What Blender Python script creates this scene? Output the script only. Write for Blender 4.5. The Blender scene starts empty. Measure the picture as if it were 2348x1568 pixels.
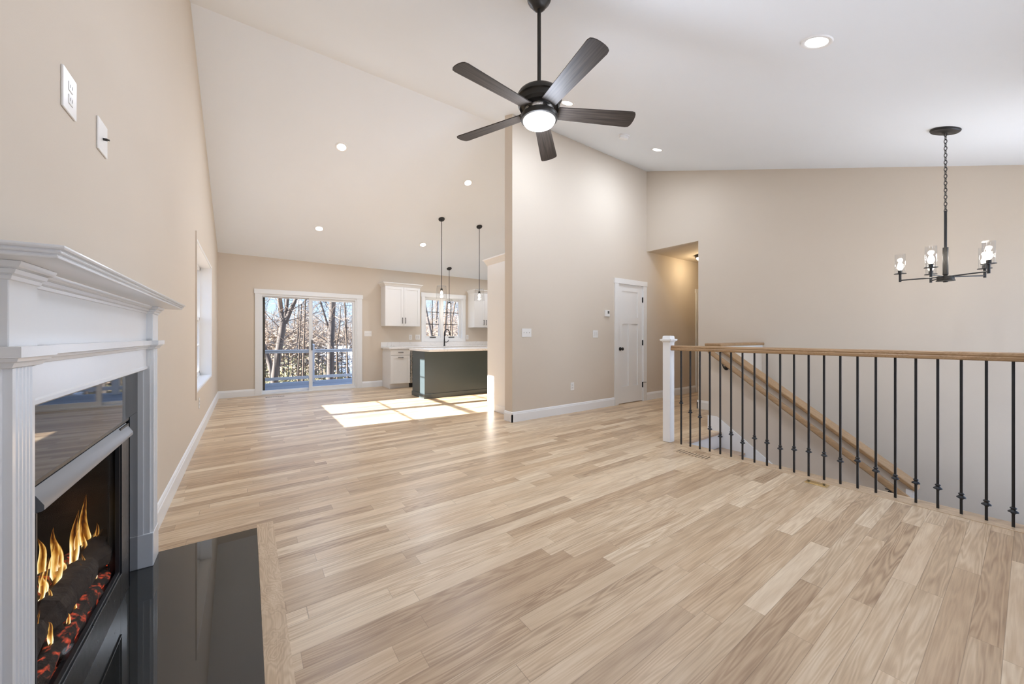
import bpy, math, random
from mathutils import Vector, Matrix, noise as mnoise
random.seed(7)
S = bpy.context.scene
COL = S.collection
PI = math.pi

# ------------------------------------------------------------------ camera
# world: X runs along the gable-to-hall direction, Y towards the kitchen window wall, Z up
cam_d = bpy.data.cameras.new('camera')
cam = bpy.data.objects.new('camera', cam_d)
COL.objects.link(cam)
cam.location = (0, 0, 1.15)
cam.rotation_euler = (PI / 2, 0, -0.6197)
cam_d.sensor_width = 36.0
cam_d.lens = 850.56 / 2348 * 36.0
cam_d.shift_y = -12.7 / 2348
cam_d.clip_start = 0.02
cam_d.clip_end = 500
S.camera = cam

# ------------------------------------------------------------------ world, sun, exposure
W = bpy.data.worlds.new('world')
S.world = W
W.use_nodes = True
wn, wl = W.node_tree.nodes, W.node_tree.links
wn.clear()
w_out = wn.new('ShaderNodeOutputWorld')
w_bg = wn.new('ShaderNodeBackground')
w_tc = wn.new('ShaderNodeTexCoord')
w_sep = wn.new('ShaderNodeSeparateXYZ')
w_cr = wn.new('ShaderNodeValToRGB')
w_map = wn.new('ShaderNodeMath'); w_map.operation = 'MULTIPLY_ADD'; w_map.inputs[1].default_value = 0.5; w_map.inputs[2].default_value = 0.5
wl.new(w_tc.outputs['Generated'], w_sep.inputs[0])
wl.new(w_sep.outputs[2], w_map.inputs[0])
wl.new(w_map.outputs[0], w_cr.inputs[0])
we = w_cr.color_ramp.elements
we[0].position, we[0].color = 0.48, (0.30, 0.31, 0.34, 1)
we[1].position, we[1].color = 1.0, (0.34, 0.50, 0.85, 1)
for p_, c_ in ((0.50, (0.36, 0.45, 0.55)), (0.56, (0.27, 0.39, 0.54)), (0.72, (0.38, 0.54, 0.88))):
    x_ = w_cr.color_ramp.elements.new(p_); x_.color = (*c_, 1)
wl.new(w_cr.outputs[0], w_bg.inputs[0])
w_bg.inputs[1].default_value = 2.5
wl.new(w_bg.outputs[0], w_out.inputs[0])

sun_d = bpy.data.lights.new('sun', 'SUN')
sun_d.energy = 36.0
sun_d.angle = math.radians(0.5)
sun_d.color = (1.0, 0.975, 0.94)
sun = bpy.data.objects.new('sun', sun_d)
COL.objects.link(sun)
sun.rotation_euler = Vector((1.0, -0.105, -0.415)).to_track_quat('-Z', 'Y').to_euler()

S.view_settings.view_transform = 'Standard'
S.view_settings.look = 'None'
S.view_settings.gamma = 1.0
S.view_settings.use_curve_mapping = False
S.view_settings.exposure = 0.0
S.cycles.use_denoising = True
S.cycles.max_bounces = 8
S.cycles.diffuse_bounces = 5
S.cycles.glossy_bounces = 4
S.cycles.transmission_bounces = 4
S.cycles.transparent_max_bounces = 12
S.cycles.sample_clamp_indirect = 6.0
S.cycles.caustics_reflective = False
S.cycles.caustics_refractive = False

CAN_W = 16.0       # radiant power of one recessed lamp
def portal(name, loc, rot, sx, sy):
    d = bpy.data.lights.new(name, 'AREA')
    d.shape = 'RECTANGLE'
    d.size, d.size_y = sx, sy
    d.cycles.is_portal = True
    o = bpy.data.objects.new(name, d)
    COL.objects.link(o)
    o.location, o.rotation_euler = loc, rot
portal('portal_slider', (1.06, 9.0, 1.0), (-PI / 2, 0, 0), 1.8, 2.0)
portal('portal_side_window', (-0.7, 6.13, 1.37), (0, -PI / 2, 0), 1.6, 2.0)
portal('portal_front', (1.9, -0.62, 1.4), (PI / 2, 0, 0), 2.8, 1.7)
portal('portal_foyer', (4.9, -0.62, 0.9), (PI / 2, 0, 0), 1.7, 2.9)

# ------------------------------------------------------------------ mesh helper
class MB:
    def __init__(s):
        s.v, s.f = [], []
    def add(s, vs, fs):
        b = len(s.v)
        s.v += [tuple(p) for p in vs]
        s.f += [tuple(b + i for i in f) for f in fs]
        return s
    def box(s, x0, x1, y0, y1, z0, z1):
        vs = [(x, y, z) for z in (z0, z1) for y in (y0, y1) for x in (x0, x1)]
        return s.add(vs, [(0, 2, 3, 1), (4, 5, 7, 6), (0, 1, 5, 4), (2, 6, 7, 3), (0, 4, 6, 2), (1, 3, 7, 5)])
    def prism(s, poly, ax, a, b):
        # poly: 2-D points; ax 'x': poly=(y,z); 'y': poly=(x,z); 'z': poly=(x,y)
        def pt(p, t):
            return (t, p[0], p[1]) if ax == 'x' else (p[0], t, p[1]) if ax == 'y' else (p[0], p[1], t)
        n = len(poly)
        vs = [pt(p, a) for p in poly] + [pt(p, b) for p in poly]
        fs = [tuple(range(n))[::-1], tuple(range(n, 2 * n))]
        fs += [(i, (i + 1) % n, n + (i + 1) % n, n + i) for i in range(n)]
        return s.add(vs, fs)
    def lathe(s, prof, c=(0, 0, 0), seg=24, M=None, cap=True):
        vs = []
        for r, z in prof:
            for k in range(seg):
                a = 2 * PI * k / seg
                p = Vector((r * math.cos(a), r * math.sin(a), z))
                if M is not None: p = M @ p
                vs.append((p[0] + c[0], p[1] + c[1], p[2] + c[2]))
        fs = []
        for i in range(len(prof) - 1):
            for k in range(seg):
                k2 = (k + 1) % seg
                fs.append((i * seg + k, i * seg + k2, (i + 1) * seg + k2, (i + 1) * seg + k))
        if cap:
            if prof[0][0] > 1e-5: fs.append(tuple(range(seg))[::-1])
            if prof[-1][0] > 1e-5: fs.append(tuple((len(prof) - 1) * seg + k for k in range(seg)))
        return s.add(vs, fs)
    def tube(s, pts, rad, seg=8, closed=False):
        pts = [Vector(p) for p in pts]
        n = len(pts)
        if not hasattr(rad, '__len__'): rad = [rad] * n
        vs, up = [], None
        for i, p in enumerate(pts):
            t = (pts[(i + 1) % n] - pts[i - 1]) if closed else (pts[min(i + 1, n - 1)] - pts[max(i - 1, 0)])
            t.normalize()
            if up is None:
                up = Vector((0, 0, 1)) if abs(t.z) < 0.9 else Vector((1, 0, 0))
            u = up - t * up.dot(t)
            if u.length < 1e-4: u = t.orthogonal()
            u.normalize(); w = t.cross(u); up = u
            for k in range(seg):
                a = 2 * PI * k / seg
                vs.append(p + (u * math.cos(a) + w * math.sin(a)) * rad[i])
        fs = []
        for i in range(n if closed else n - 1):
            j = (i + 1) % n
            for k in range(seg):
                k2 = (k + 1) % seg
                fs.append((i * seg + k, i * seg + k2, j * seg + k2, j * seg + k))
        if not closed:
            fs += [tuple(range(seg))[::-1], tuple((n - 1) * seg + k for k in range(seg))]
        return s.add(vs, fs)
    def build(s, name, mat, parent=None, smooth=None, bevel=0.0, root=None, bseg=2, kind=None):
        r = parent
        off = Vector((0, 0, 0))
        while r is not None:
            off += r.location; r = r.parent
        me = bpy.data.meshes.new(name)
        me.from_pydata([(x - off.x, y - off.y, z - off.z) for x, y, z in s.v], [], s.f)
        me.materials.append(mat)
        import bmesh
        bm = bmesh.new(); bm.from_mesh(me)
        bmesh.ops.recalc_face_normals(bm, faces=bm.faces)
        bm.to_mesh(me); bm.free()
        if smooth:
            me.shade_smooth()
            me.set_sharp_from_angle(angle=math.radians(smooth))
        me.update()
        o = bpy.data.objects.new(name, me)
        COL.objects.link(o)
        if parent is not None: o.parent = parent
        if bevel > 0:
            m = o.modifiers.new('bevel', 'BEVEL')
            m.width, m.segments, m.limit_method, m.angle_limit = bevel, bseg, 'ANGLE', math.radians(40)
        if kind: o['kind'] = kind
        return o

def thing(name, loc, label, cat, group=None):
    o = bpy.data.objects.new(name, None)
    o.empty_display_size = 0.1
    COL.objects.link(o)
    o.location = loc
    o['label'], o['category'] = label, cat
    if group: o['group'] = group
    return o
def tag(o, label, cat, group=None):
    o['label'], o['category'] = label, cat
    if group: o['group'] = group
    return o
def dup(root, loc, label=None, group=None):
    kids = {}
    for o in COL.objects:
        if o.parent: kids.setdefault(o.parent.name, []).append(o)
    def cp(o, par):
        c = o.copy(); COL.objects.link(c)
        if par is not None:
            c.parent = par
        for k in kids.get(o.name, []): cp(k, c)
        return c
    r = cp(root, None)
    r.location = loc
    if label: r['label'] = label
    if group: r['group'] = group
    return r
def grid_wall(mb, ax, t0, t1, a0, a1, z0, z1, holes):
    """Box wall of thickness t0..t1 along axis ax ('x' = wall in the YZ plane) with rectangular holes (a0,a1,z0,z1)."""
    As = sorted({a0, a1} | {h[0] for h in holes} | {h[1] for h in holes})
    for i in range(len(As) - 1):
        m = (As[i] + As[i + 1]) / 2
        hs = sorted([h for h in holes if h[0] < m < h[1]], key=lambda h: h[2])
        z = z0
        for h in hs + [(0, 0, z1, z1)]:
            if h[2] > z + 1e-6:
                if ax == 'x': mb.box(t0, t1, As[i], As[i + 1], z, h[2])
                else: mb.box(As[i], As[i + 1], t0, t1, z, h[2])
            z = h[3]
    return mb

# ------------------------------------------------------------------ materials
def mat(name):
    m = bpy.data.materials.new(name)
    m.use_nodes = True
    nt = m.node_tree
    b = nt.nodes['Principled BSDF']
    return m, nt.nodes, nt.links, b
def N(ns, t, **kw):
    n = ns.new('ShaderNode' + t)
    for k, v in kw.items():
        setattr(n, k, v)
    return n
def mth(ns, ls, op, a, b=None, c=None):
    n = ns.new('ShaderNodeMath'); n.operation = op
    for i, x in enumerate((a, b, c)):
        if x is None: continue
        if isinstance(x, (int, float)): n.inputs[i].default_value = x
        else: ls.new(x, n.inputs[i])
    return n.outputs[0]
def mixc(ns, ls, f, a, b, mode='MIX'):
    n = ns.new('ShaderNodeMix'); n.data_type = 'RGBA'; n.blend_type = mode
    for i, x in ((0, f), (6, a), (7, b)):
        if isinstance(x, (int, float)): n.inputs[i].default_value = x
        elif isinstance(x, tuple): n.inputs[i].default_value = (*x, 1)
        else: ls.new(x, n.inputs[i])
    return n.outputs[2]
def paint(name, col, rough=0.6, bump=0.0, scale=300.0, spec=0.4, coat=0.0, var=0.02):
    m, ns, ls, b = mat(name)
    geo = N(ns, 'NewGeometry')
    no = N(ns, 'TexNoise'); no.inputs['Scale'].default_value = 1.3; no.inputs['Detail'].default_value = 3
    ls.new(geo.outputs['Position'], no.inputs['Vector'])
    c = mixc(ns, ls, no.outputs[0], tuple(x * (1 - var) for x in col), tuple(min(1, x * (1 + var)) for x in col))
    ls.new(c, b.inputs['Base Color'])
    b.inputs['Roughness'].default_value = rough
    b.inputs['Specular IOR Level'].default_value = spec
    b.inputs['Coat Weight'].default_value = coat
    if bump > 0:
        n2 = N(ns, 'TexNoise'); n2.inputs['Scale'].default_value = scale; n2.inputs['Detail'].default_value = 2
        ls.new(geo.outputs['Position'], n2.inputs['Vector'])
        bp = N(ns, 'Bump'); bp.inputs['Strength'].default_value = bump; bp.inputs['Distance'].default_value = 0.002
        ls.new(n2.outputs[0], bp.inputs['Height']); ls.new(bp.outputs[0], b.inputs['Normal'])
    return m
def metal(name, col, rough, metallic=1.0):
    m, ns, ls, b = mat(name)
    geo = N(ns, 'NewGeometry')
    no = N(ns, 'TexNoise'); no.inputs['Scale'].default_value = 40
    ls.new(geo.outputs['Position'], no.inputs['Vector'])
    r = mth(ns, ls, 'MULTIPLY_ADD', no.outputs[0], 0.12, rough - 0.06)
    ls.new(r, b.inputs['Roughness'])
    b.inputs['Base Color'].default_value = (*col, 1)
    b.inputs['Metallic'].default_value = metallic
    return m
def emis(name, col, s):
    m, ns, ls, b = mat(name)
    b.inputs['Base Color'].default_value = (0.9, 0.9, 0.88, 1)
    b.inputs['Emission Color'].default_value = (*col, 1)
    b.inputs['Emission Strength'].default_value = s
    return m
def glassm(name, f0=0.04, tint=(1, 1, 1), k=1.0):
    m, ns, ls, b = mat(name)
    ns.remove(b)
    out = [n for n in ns if n.type == 'OUTPUT_MATERIAL'][0]
    lw = N(ns, 'LayerWeight'); lw.inputs[0].default_value = 0.5
    p = mth(ns, ls, 'POWER', lw.outputs['Facing'], 5.0)
    f = mth(ns, ls, 'MULTIPLY_ADD', p, (1 - f0) * k, f0)
    tr = N(ns, 'BsdfTransparent'); tr.inputs[0].default_value = (*tint, 1)
    gl = N(ns, 'BsdfGlossy'); gl.inputs['Roughness'].default_value = 0.0
    mx = N(ns, 'MixShader')
    ls.new(f, mx.inputs[0]); ls.new(tr.outputs[0], mx.inputs[1]); ls.new(gl.outputs[0], mx.inputs[2])
    ls.new(mx.outputs[0], out.inputs[0])
    return m

def oak(name, axis='x', plank=0.0826, dark=(0.315, 0.20, 0.118), mid=(0.575, 0.422, 0.268), light=(0.80, 0.66, 0.475),
        rough=0.33, spec=0.45, length=0.95, gap=0.45, grain=1.0):
    m, ns, ls, b = mat(name)
    geo = N(ns, 'NewGeometry')
    sep = N(ns, 'SeparateXYZ'); ls.new(geo.outputs['Position'], sep.inputs[0])
    X, Y, Z = sep.outputs
    if axis == 'y': X, Y = Y, X
    if axis == 'y3': X, Y = Y, mth(ns, ls, 'ADD', X, Z)
    M = lambda op, a, bb=None, c=None: mth(ns, ls, op, a, bb, c)
    if plank:
        yr = M('DIVIDE', Y, plank); yr = M('ADD', yr, 0.27)
        row = M('FLOOR', yr)
        wn1 = N(ns, 'TexWhiteNoise', noise_dimensions='1D'); ls.new(row, wn1.inputs['W'])
        rr = wn1.outputs[0]
        nz = N(ns, 'TexNoise', noise_dimensions='2D'); nz.inputs['Scale'].default_value = 1.0; nz.inputs['Detail'].default_value = 0
        cv = N(ns, 'CombineXYZ'); ls.new(M('MULTIPLY', X, 0.9), cv.inputs[0]); ls.new(M('MULTIPLY', row, 13.7), cv.inputs[1])
        ls.new(cv.outputs[0], nz.inputs['Vector'])
        xs = M('ADD', M('DIVIDE', X, length), M('ADD', M('MULTIPLY', rr, 7.3), M('MULTIPLY', nz.outputs[0], 0.9)))
        cell = M('FLOOR', xs)
        cc = N(ns, 'CombineXYZ'); ls.new(row, cc.inputs[0]); ls.new(cell, cc.inputs[1])
        wn2 = N(ns, 'TexWhiteNoise', noise_dimensions='3D'); ls.new(cc.outputs[0], wn2.inputs['Vector'])
        v1 = wn2.outputs[0]
        sp = N(ns, 'SeparateColor'); ls.new(wn2.outputs[1], sp.inputs[0])
        v2 = sp.outputs[1]; v3 = sp.outputs[2]
    else:
        v = N(ns, 'TexNoise'); v.inputs['Scale'].default_value = 0.6; ls.new(geo.outputs['Position'], v.inputs['Vector'])
        v1 = v2 = v3 = v.outputs[0]
        row = 0.0
    # grain coordinates
    g = N(ns, 'CombineXYZ')
    ls.new(M('MULTIPLY_ADD', v1, 41.0, M('MULTIPLY', X, 1.05)), g.inputs[0])
    ls.new(M('MULTIPLY_ADD', v2, 17.0, M('MULTIPLY', Y, 16.0)), g.inputs[1])
    ls.new(M('MULTIPLY_ADD', v3, 9.0, M('MULTIPLY', Z, 16.0)), g.inputs[2])
    n1 = N(ns, 'TexNoise'); n1.inputs['Scale'].default_value = 1.0; n1.inputs['Detail'].default_value = 2; n1.inputs['Roughness'].default_value = 0.45
    ls.new(g.outputs[0], n1.inputs['Vector'])
    rings = M('SINE', M('MULTIPLY', n1.outputs[0], 74.0))
    rings = M('MULTIPLY_ADD', rings, 0.5, 0.5)
    g2 = N(ns, 'CombineXYZ')
    ls.new(M('MULTIPLY_ADD', v2, 31.0, M('MULTIPLY', X, 7.0)), g2.inputs[0])
    ls.new(M('MULTIPLY_ADD', v1, 23.0, M('MULTIPLY', Y, 210.0)), g2.inputs[1])
    ls.new(M('MULTIPLY', Z, 210.0), g2.inputs[2])
    n2 = N(ns, 'TexNoise'); n2.inputs['Scale'].default_value = 1.0; n2.inputs['Detail'].default_value = 3
    ls.new(g2.outputs[0], n2.inputs['Vector'])
    n3 = N(ns, 'TexNoise'); n3.inputs['Scale'].default_value = 1.0; n3.inputs['Detail'].default_value = 2
    g3 = N(ns, 'CombineXYZ')
    ls.new(M('MULTIPLY_ADD', v3, 19.0, M('MULTIPLY', X, 2.5)), g3.inputs[0])
    ls.new(M('MULTIPLY_ADD', v1, 13.0, M('MULTIPLY', Y, 26.0)), g3.inputs[1])
    ls.new(g3.outputs[0], n3.inputs['Vector'])
    # tone
    tone = M('MULTIPLY_ADD', v1, 0.56, 0.24)
    tone = M('ADD', tone, M('MULTIPLY', M('SUBTRACT', n3.outputs[0], 0.5), 0.65 * grain))
    tone = M('ADD', tone, M('MULTIPLY', M('SUBTRACT', rings, 0.5), M('MULTIPLY_ADD', v3, 0.28 * grain, 0.05 * grain)))
    tone = M('ADD', tone, M('MULTIPLY', M('SUBTRACT', n2.outputs[0], 0.5), 0.38 * grain))
    cr = N(ns, 'ValToRGB')
    e = cr.color_ramp.elements
    e[0].position, e[0].color = 0.0, (*dark, 1)
    e[1].position, e[1].color = 1.0, (*light, 1)
    em = cr.color_ramp.elements.new(0.5); em.color = (*mid, 1)
    ls.new(tone, cr.inputs[0])
    col = cr.outputs[0]
    # hue shift per plank
    warm = mixc(ns, ls, M('MULTIPLY', v2, 0.35), col, (1.0, 0.90, 0.80), 'MULTIPLY')
    col = warm
    b.inputs['Roughness'].default_value = rough
    if plank and gap:
        fy = M('FRACT', yr); dy = M('MULTIPLY', M('MINIMUM', fy, M('SUBTRACT', 1.0, fy)), plank)
        fx = M('FRACT', xs); dx = M('MULTIPLY', M('MINIMUM', fx, M('SUBTRACT', 1.0, fx)), length)
        d = M('MINIMUM', dy, dx)
        ln = M('LESS_THAN', d, 0.0011)
        col = mixc(ns, ls, M('MULTIPLY', ln, gap), col, (0.16, 0.10, 0.06))
        bp = N(ns, 'Bump'); bp.inputs['Strength'].default_value = 0.25; bp.inputs['Distance'].default_value = 0.001
        hgt = M('MULTIPLY', M('SUBTRACT', 1.0, ln), 1.0)
        hgt = M('ADD', hgt, M('MULTIPLY', n2.outputs[0], 0.15))
        ls.new(hgt, bp.inputs['Height']); ls.new(bp.outputs[0], b.inputs['Normal'])
    rg = M('MULTIPLY_ADD', n2.outputs[0], 0.12, rough - 0.06)
    ls.new(rg, b.inputs['Roughness'])
    ls.new(col, b.inputs['Base Color'])
    b.inputs['Specular IOR Level'].default_value = spec
    return m

M_wall = paint('wall_paint', (0.655, 0.575, 0.48), 0.75, 0.12, 260, 0.25)
M_ceil = paint('ceiling_paint', (0.83, 0.86, 0.89), 0.85, 0.1, 200, 0.2)
M_white = paint('white_trim', (0.84, 0.84, 0.835), 0.32, 0, spec=0.5)
M_mantel = paint('mantel_gloss', (0.78, 0.79, 0.80), 0.2, 0.05, 30, 0.5)
M_cab = paint('cabinet_white', (0.82, 0.80, 0.77), 0.35, 0, spec=0.5)
M_door = paint('door_white', (0.80, 0.785, 0.76), 0.35, 0, spec=0.45)
M_island = paint('island_green_grey', (0.046, 0.062, 0.067), 0.3, 0, spec=0.6, var=0.08)
M_black = metal('black_iron', (0.012, 0.012, 0.013), 0.42, 0.0)
M_bronze = metal('dark_bronze', (0.045, 0.042, 0.038), 0.4, 0.6)
M_brass = metal('polished_brass', (0.85, 0.68, 0.36), 0.22)
M_nickel = metal('brushed_nickel', (0.72, 0.69, 0.66), 0.28)
M_floor = oak('oak_strip_floor', 'x')
M_strip = oak('oak_border_board', 'y', plank=0)
M_rail = oak('oak_handrail', 'y3', plank=0, dark=(0.24, 0.135, 0.06), mid=(0.35, 0.215, 0.105), light=(0.52, 0.35, 0.20), rough=0.4)
M_railx = oak('oak_cap', 'x', plank=0, dark=(0.24, 0.135, 0.06), mid=(0.35, 0.215, 0.105), light=(0.52, 0.35, 0.20), rough=0.4)
M_tread = oak('oak_tread', 'x', plank=0, dark=(0.33, 0.22, 0.14), mid=(0.50, 0.36, 0.245), light=(0.66, 0.52, 0.38))
M_plate = paint('switch_plate_white', (0.82, 0.80, 0.77), 0.3, 0, spec=0.5)
M_plate2 = paint('switch_toggle_white', (0.72, 0.70, 0.67), 0.3, 0, spec=0.5)
M_glass = glassm('window_glass', 0.006, k=0.5)
M_fglass = glassm('fire_glass', 0.002, k=0.03)
M_shade = glassm('clear_shade_glass', 0.02, (0.965, 0.965, 0.965), 0.8)
M_lens = emis('lamp_lens', (1.0, 0.97, 0.93), 9.0)
M_bulb = emis('bulb_glow', (1.0, 0.90, 0.74), 7.0)
M_vinyl = paint('white_vinyl', (0.80, 0.80, 0.79), 0.4, 0)
M_darkslot = paint('dark_slot', (0.02, 0.017, 0.014), 0.8, 0)

def granite(name, col, rough):
    m, ns, ls, b = mat(name)
    geo = N(ns, 'NewGeometry')
    n1 = N(ns, 'TexVoronoi'); n1.inputs['Scale'].default_value = 900
    ls.new(geo.outputs['Position'], n1.inputs['Vector'])
    c = mixc(ns, ls, mth(ns, ls, 'MULTIPLY', n1.outputs[0], 0.6), tuple(x * 0.7 for x in col), tuple(x * 1.5 for x in col))
    ls.new(c, b.inputs['Base Color'])
    b.inputs['Roughness'].default_value = rough
    b.inputs['Specular IOR Level'].default_value = 0.6
    return m
M_granite = granite('black_polished_granite', (0.012, 0.012, 0.013), 0.03)
M_hearth = granite('charcoal_honed_granite', (0.030, 0.031, 0.029), 0.02)
M_hearth.node_tree.nodes['Principled BSDF'].inputs['Specular IOR Level'].default_value = 0.8
def quartz():
    m, ns, ls, b = mat('white_quartz')
    geo = N(ns, 'NewGeometry')
    n1 = N(ns, 'TexNoise'); n1.inputs['Scale'].default_value = 2.2; n1.inputs['Detail'].default_value = 6; n1.inputs['Distortion'].default_value = 1.5
    ls.new(geo.outputs['Position'], n1.inputs['Vector'])
    f = mth(ns, ls, 'ABSOLUTE', mth(ns, ls, 'SUBTRACT', n1.outputs[0], 0.5))
    f = mth(ns, ls, 'LESS_THAN', f, 0.006)
    c = mixc(ns, ls, mth(ns, ls, 'MULTIPLY', f, 0.35), (0.84, 0.82, 0.80), (0.55, 0.53, 0.52))
    ls.new(c, b.inputs['Base Color']); b.inputs['Roughness'].default_value = 0.15
    return m
M_quartz = quartz()
def blademat():
    m, ns, ls, b = mat('fan_blade_dark_wood')
    tc = N(ns, 'TexCoord'); mp = N(ns, 'Mapping')
    mp.inputs['Scale'].default_value = (3.0, 90.0, 1.0)
    ls.new(tc.outputs['UV'], mp.inputs[0])
    n1 = N(ns, 'TexNoise'); n1.inputs['Scale'].default_value = 1.0; n1.inputs['Detail'].default_value = 4
    ls.new(mp.outputs[0], n1.inputs['Vector'])
    cr = N(ns, 'ValToRGB')
    cr.color_ramp.elements[0].position, cr.color_ramp.elements[0].color = 0.3, (0.020, 0.016, 0.013, 1)
    cr.color_ramp.elements[1].position, cr.color_ramp.elements[1].color = 0.72, (0.080, 0.064, 0.052, 1)
    ls.new(n1.outputs[0], cr.inputs[0]); ls.new(cr.outputs[0], b.inputs['Base Color'])
    b.inputs['Roughness'].default_value = 0.55; b.inputs['Specular IOR Level'].default_value = 0.3
    return m
M_blade = blademat()

# ------------------------------------------------------------------ room shell
XL, XR, YB, YF = -0.445, 5.872, 8.73, -0.42      # inner faces: left, right, back, front walls
YP0, YP1, XP = 4.044, 4.22, 2.89                 # partition wall
def zf(y): return 2.728 + 0.347 * y              # front ceiling slope
def zb(y): return 2.703 + 0.41 * (YB - y)        # back ceiling slope
YRIDGE = (2.703 + 0.41 * YB - 2.728) / (0.347 + 0.41)

mb = MB()
mb.box(XL - 0.2, 3.84, YF - 0.2, 2.19, -0.25, 0)
mb.box(XL - 0.2, XR, 2.19, YB + 0.2, -0.25, 0)
mb.box(XR, 9.4, 3.0, 4.3, -0.25, 0)
mb.build('floor', M_floor, kind='structure')
MB().box(3.69, 3.848, YF, 2.19, -0.02, 0.003).build('trim_1', M_strip, bevel=0.002, kind='structure')     # nosing board of the stairwell edge
MB().box(0.048, 0.130, YF, 2.745, -0.02, 0.0015).build('trim_2', M_strip, kind='structure')               # oak board beside the hearth
mb = MB()
mb.prism([(YF - 0.4, zf(YF - 0.4)), (YRIDGE, zf(YRIDGE)), (YB + 0.35, zb(YB + 0.35)), (YB + 0.35, zb(YB + 0.35) + 0.3),
          (YRIDGE, zf(YRIDGE) + 0.35), (YF - 0.4, zf(YF - 0.4) + 0.3)], 'x', XL - 0.25, XR + 0.25)
mb.build('ceiling', M_ceil, kind='structure')
# left wall with twin window opening and firebox opening
WY0, WY1, WZ0, WZ1 = 5.14, 7.12, 0.575, 2.165
FB = (1.46, 2.52, 0.0, 0.78)
mb = grid_wall(MB(), 'x', XL - 0.2, XL, YF - 0.2, YB + 0.2, -0.25, 4.5, [(WY0, WY1, WZ0, WZ1), FB])
mb.build('wall_left', M_wall, kind='structure')
# back wall
DX0, DX1, DZ1 = 0.205, 1.965, 1.985
KX0, KX1, KZ0, KZ1 = 3.575, 4.615, 1.10, 2.13
mb = grid_wall(MB(), 'y', YB, YB + 0.16, XL - 0.2, XR + 0.2, -0.25, 2.95, [(DX0, DX1, 0.0, DZ1), (KX0, KX1, KZ0, KZ1)])
mb.build('wall_back', M_wall, kind='structure')
# right wall with hall opening, runs down into the stairwell
HY0, HZ = 3.10, 2.68
mb = grid_wall(MB(), 'x', XR, XR + 0.12, YF - 0.2, YB + 0.2, -2.9, 4.55, [(HY0, YP0, -0.2, HZ)])
mb.build('wall_right', M_wall, kind='structure')
# front wall behind the camera with an added picture window for sky light and the entry glazing
mb = grid_wall(MB(), 'y', YF - 0.15, YF, XL - 0.2, XR + 0.2, -2.9, 2.75, [(0.5, 3.3, 0.55, 2.2), (4.05, 5.75, -0.9, 2.35)])
mb.build('wall_front', M_wall, kind='structure')
# partition with closet door opening
CX0, CX1, CZ = 5.075, 5.757, 2.04
mb = grid_wall(MB(), 'y', YP0, YP1, XP, XR, 0.0, 4.4, [(CX0, CX1, 0.0, CZ)])
mb.build('wall_partition', M_wall, kind='structure')
# hall shell
mb = MB()
mb.box(XR + 0.12, 9.4, YP0, YP1, 0, HZ)
mb.build('wall_hall', M_wall, kind='structure')
MB().box(XR + 0.12, 9.4, HY0 - 0.12, HY0, 0, HZ).build('wall_hall_near', M_wall, kind='structure')
MB().box(9.3, 9.42, HY0, YP0, 0, HZ).build('wall_hall_end', M_wall, kind='structure')
MB().box(XR + 0.11, 9.4, HY0 - 0.12, YP1, HZ, HZ + 0.15).build('ceiling_hall', M_wall, kind='structure')
# closet box behind the door
MB().box(CX0 - 0.1, CX1 + 0.05, YP1 + 0.5, YP1 + 0.55, 0, 2.3).build('wall_closet', M_wall, kind='structure')

# stairwell
MB().box(3.70, 3.82, YF, 2.19, -2.9, -0.02).build('wall_stair_left', M_wall, kind='structure')
m = 0.72
def capz(y): return 0.365 + m * (y - 1.33)
mb = MB()
mb.prism([(0.60, -2.9), (2.20, -2.9), (2.20, capz(2.20)), (0.60, capz(0.60))], 'x', 4.66, 4.78)
mb.build('wall_stair_knee', M_wall, kind='structure')
mb = MB()
mb.box(4.66, XR, 2.20, 2.33, -0.25, 1.03)
mb.build('wall_stair_guard', M_wall, kind='structure')
MB().box(3.82, XR, 2.21, 2.33, -2.9, -0.25).build('wall_stair_back', M_wall, kind='structure')
MB().box(3.70, XR, YF, 0.64, -1.45, -1.30).build('floor_foyer', M_floor, kind='structure')
MB().box(3.70, XR, 0.64, 2.33, -3.0, -2.9).build('floor_lower', M_floor, kind='structure')

st = thing('staircase', (4.25, 1.4, -1.3), 'oak and white staircase descending beside the knee wall behind the black balusters', 'stairs')
for k in range(7):
    ytop = 2.19 - 0.26 * k
    z = -0.185 * k
    MB().box(3.825, 4.642, ytop - 0.005 + 0.0, ytop + 0.008, z - 0.186 if k < 6 else -1.3, z - 0.022).build('riser', M_white, st)
    if k > 0:
        MB().box(3.825, 4.642, ytop - 0.025, ytop + 0.25, z - 0.024, z).build('tread', M_tread, st, bevel=0.006)
MB().box(3.848, 4.685, 2.165, 2.20, -0.024, 0.0015).build('landing_nosing', M_tread, st, bevel=0.006)
def nose(y): return (y - 2.19) * 0.185 / 0.26
mb = MB()
mb.prism([(2.335, 0.0), (2.335, 0.175), (2.225, 0.175), (2.19, 0.155), (0.63, 0.155 + nose(0.63)), (0.63, -0.25 + nose(0.63)), (2.19, -0.25)], 'x', 4.643, 4.6595)
mb.build('skirt_board', M_white, st, bevel=0.002)
MB().box(4.643, 4.6595, 0.585, 0.635, -1.3, capz(0.6) - 0.01).build('end_board', M_white, st)
# second flight beyond the knee wall
lf = thing('lower_staircase', (5.35, 1.4, -2.9), 'lower flight of oak stairs beyond the knee wall', 'stairs')
for k in range(6):
    y0 = 0.64 + 0.26 * k
    MB().box(4.785, XR - 0.005, y0, min(y0 + 0.29, 2.2), -1.32 - 0.2 * (k + 1), -1.30 - 0.2 * (k + 1)).build('tread', M_tread, lf)
    MB().box(4.785, XR - 0.005, y0 - 0.01, y0, -1.32 - 0.2 * (k + 1), -1.32 - 0.2 * k).build('riser', M_white, lf)
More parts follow.
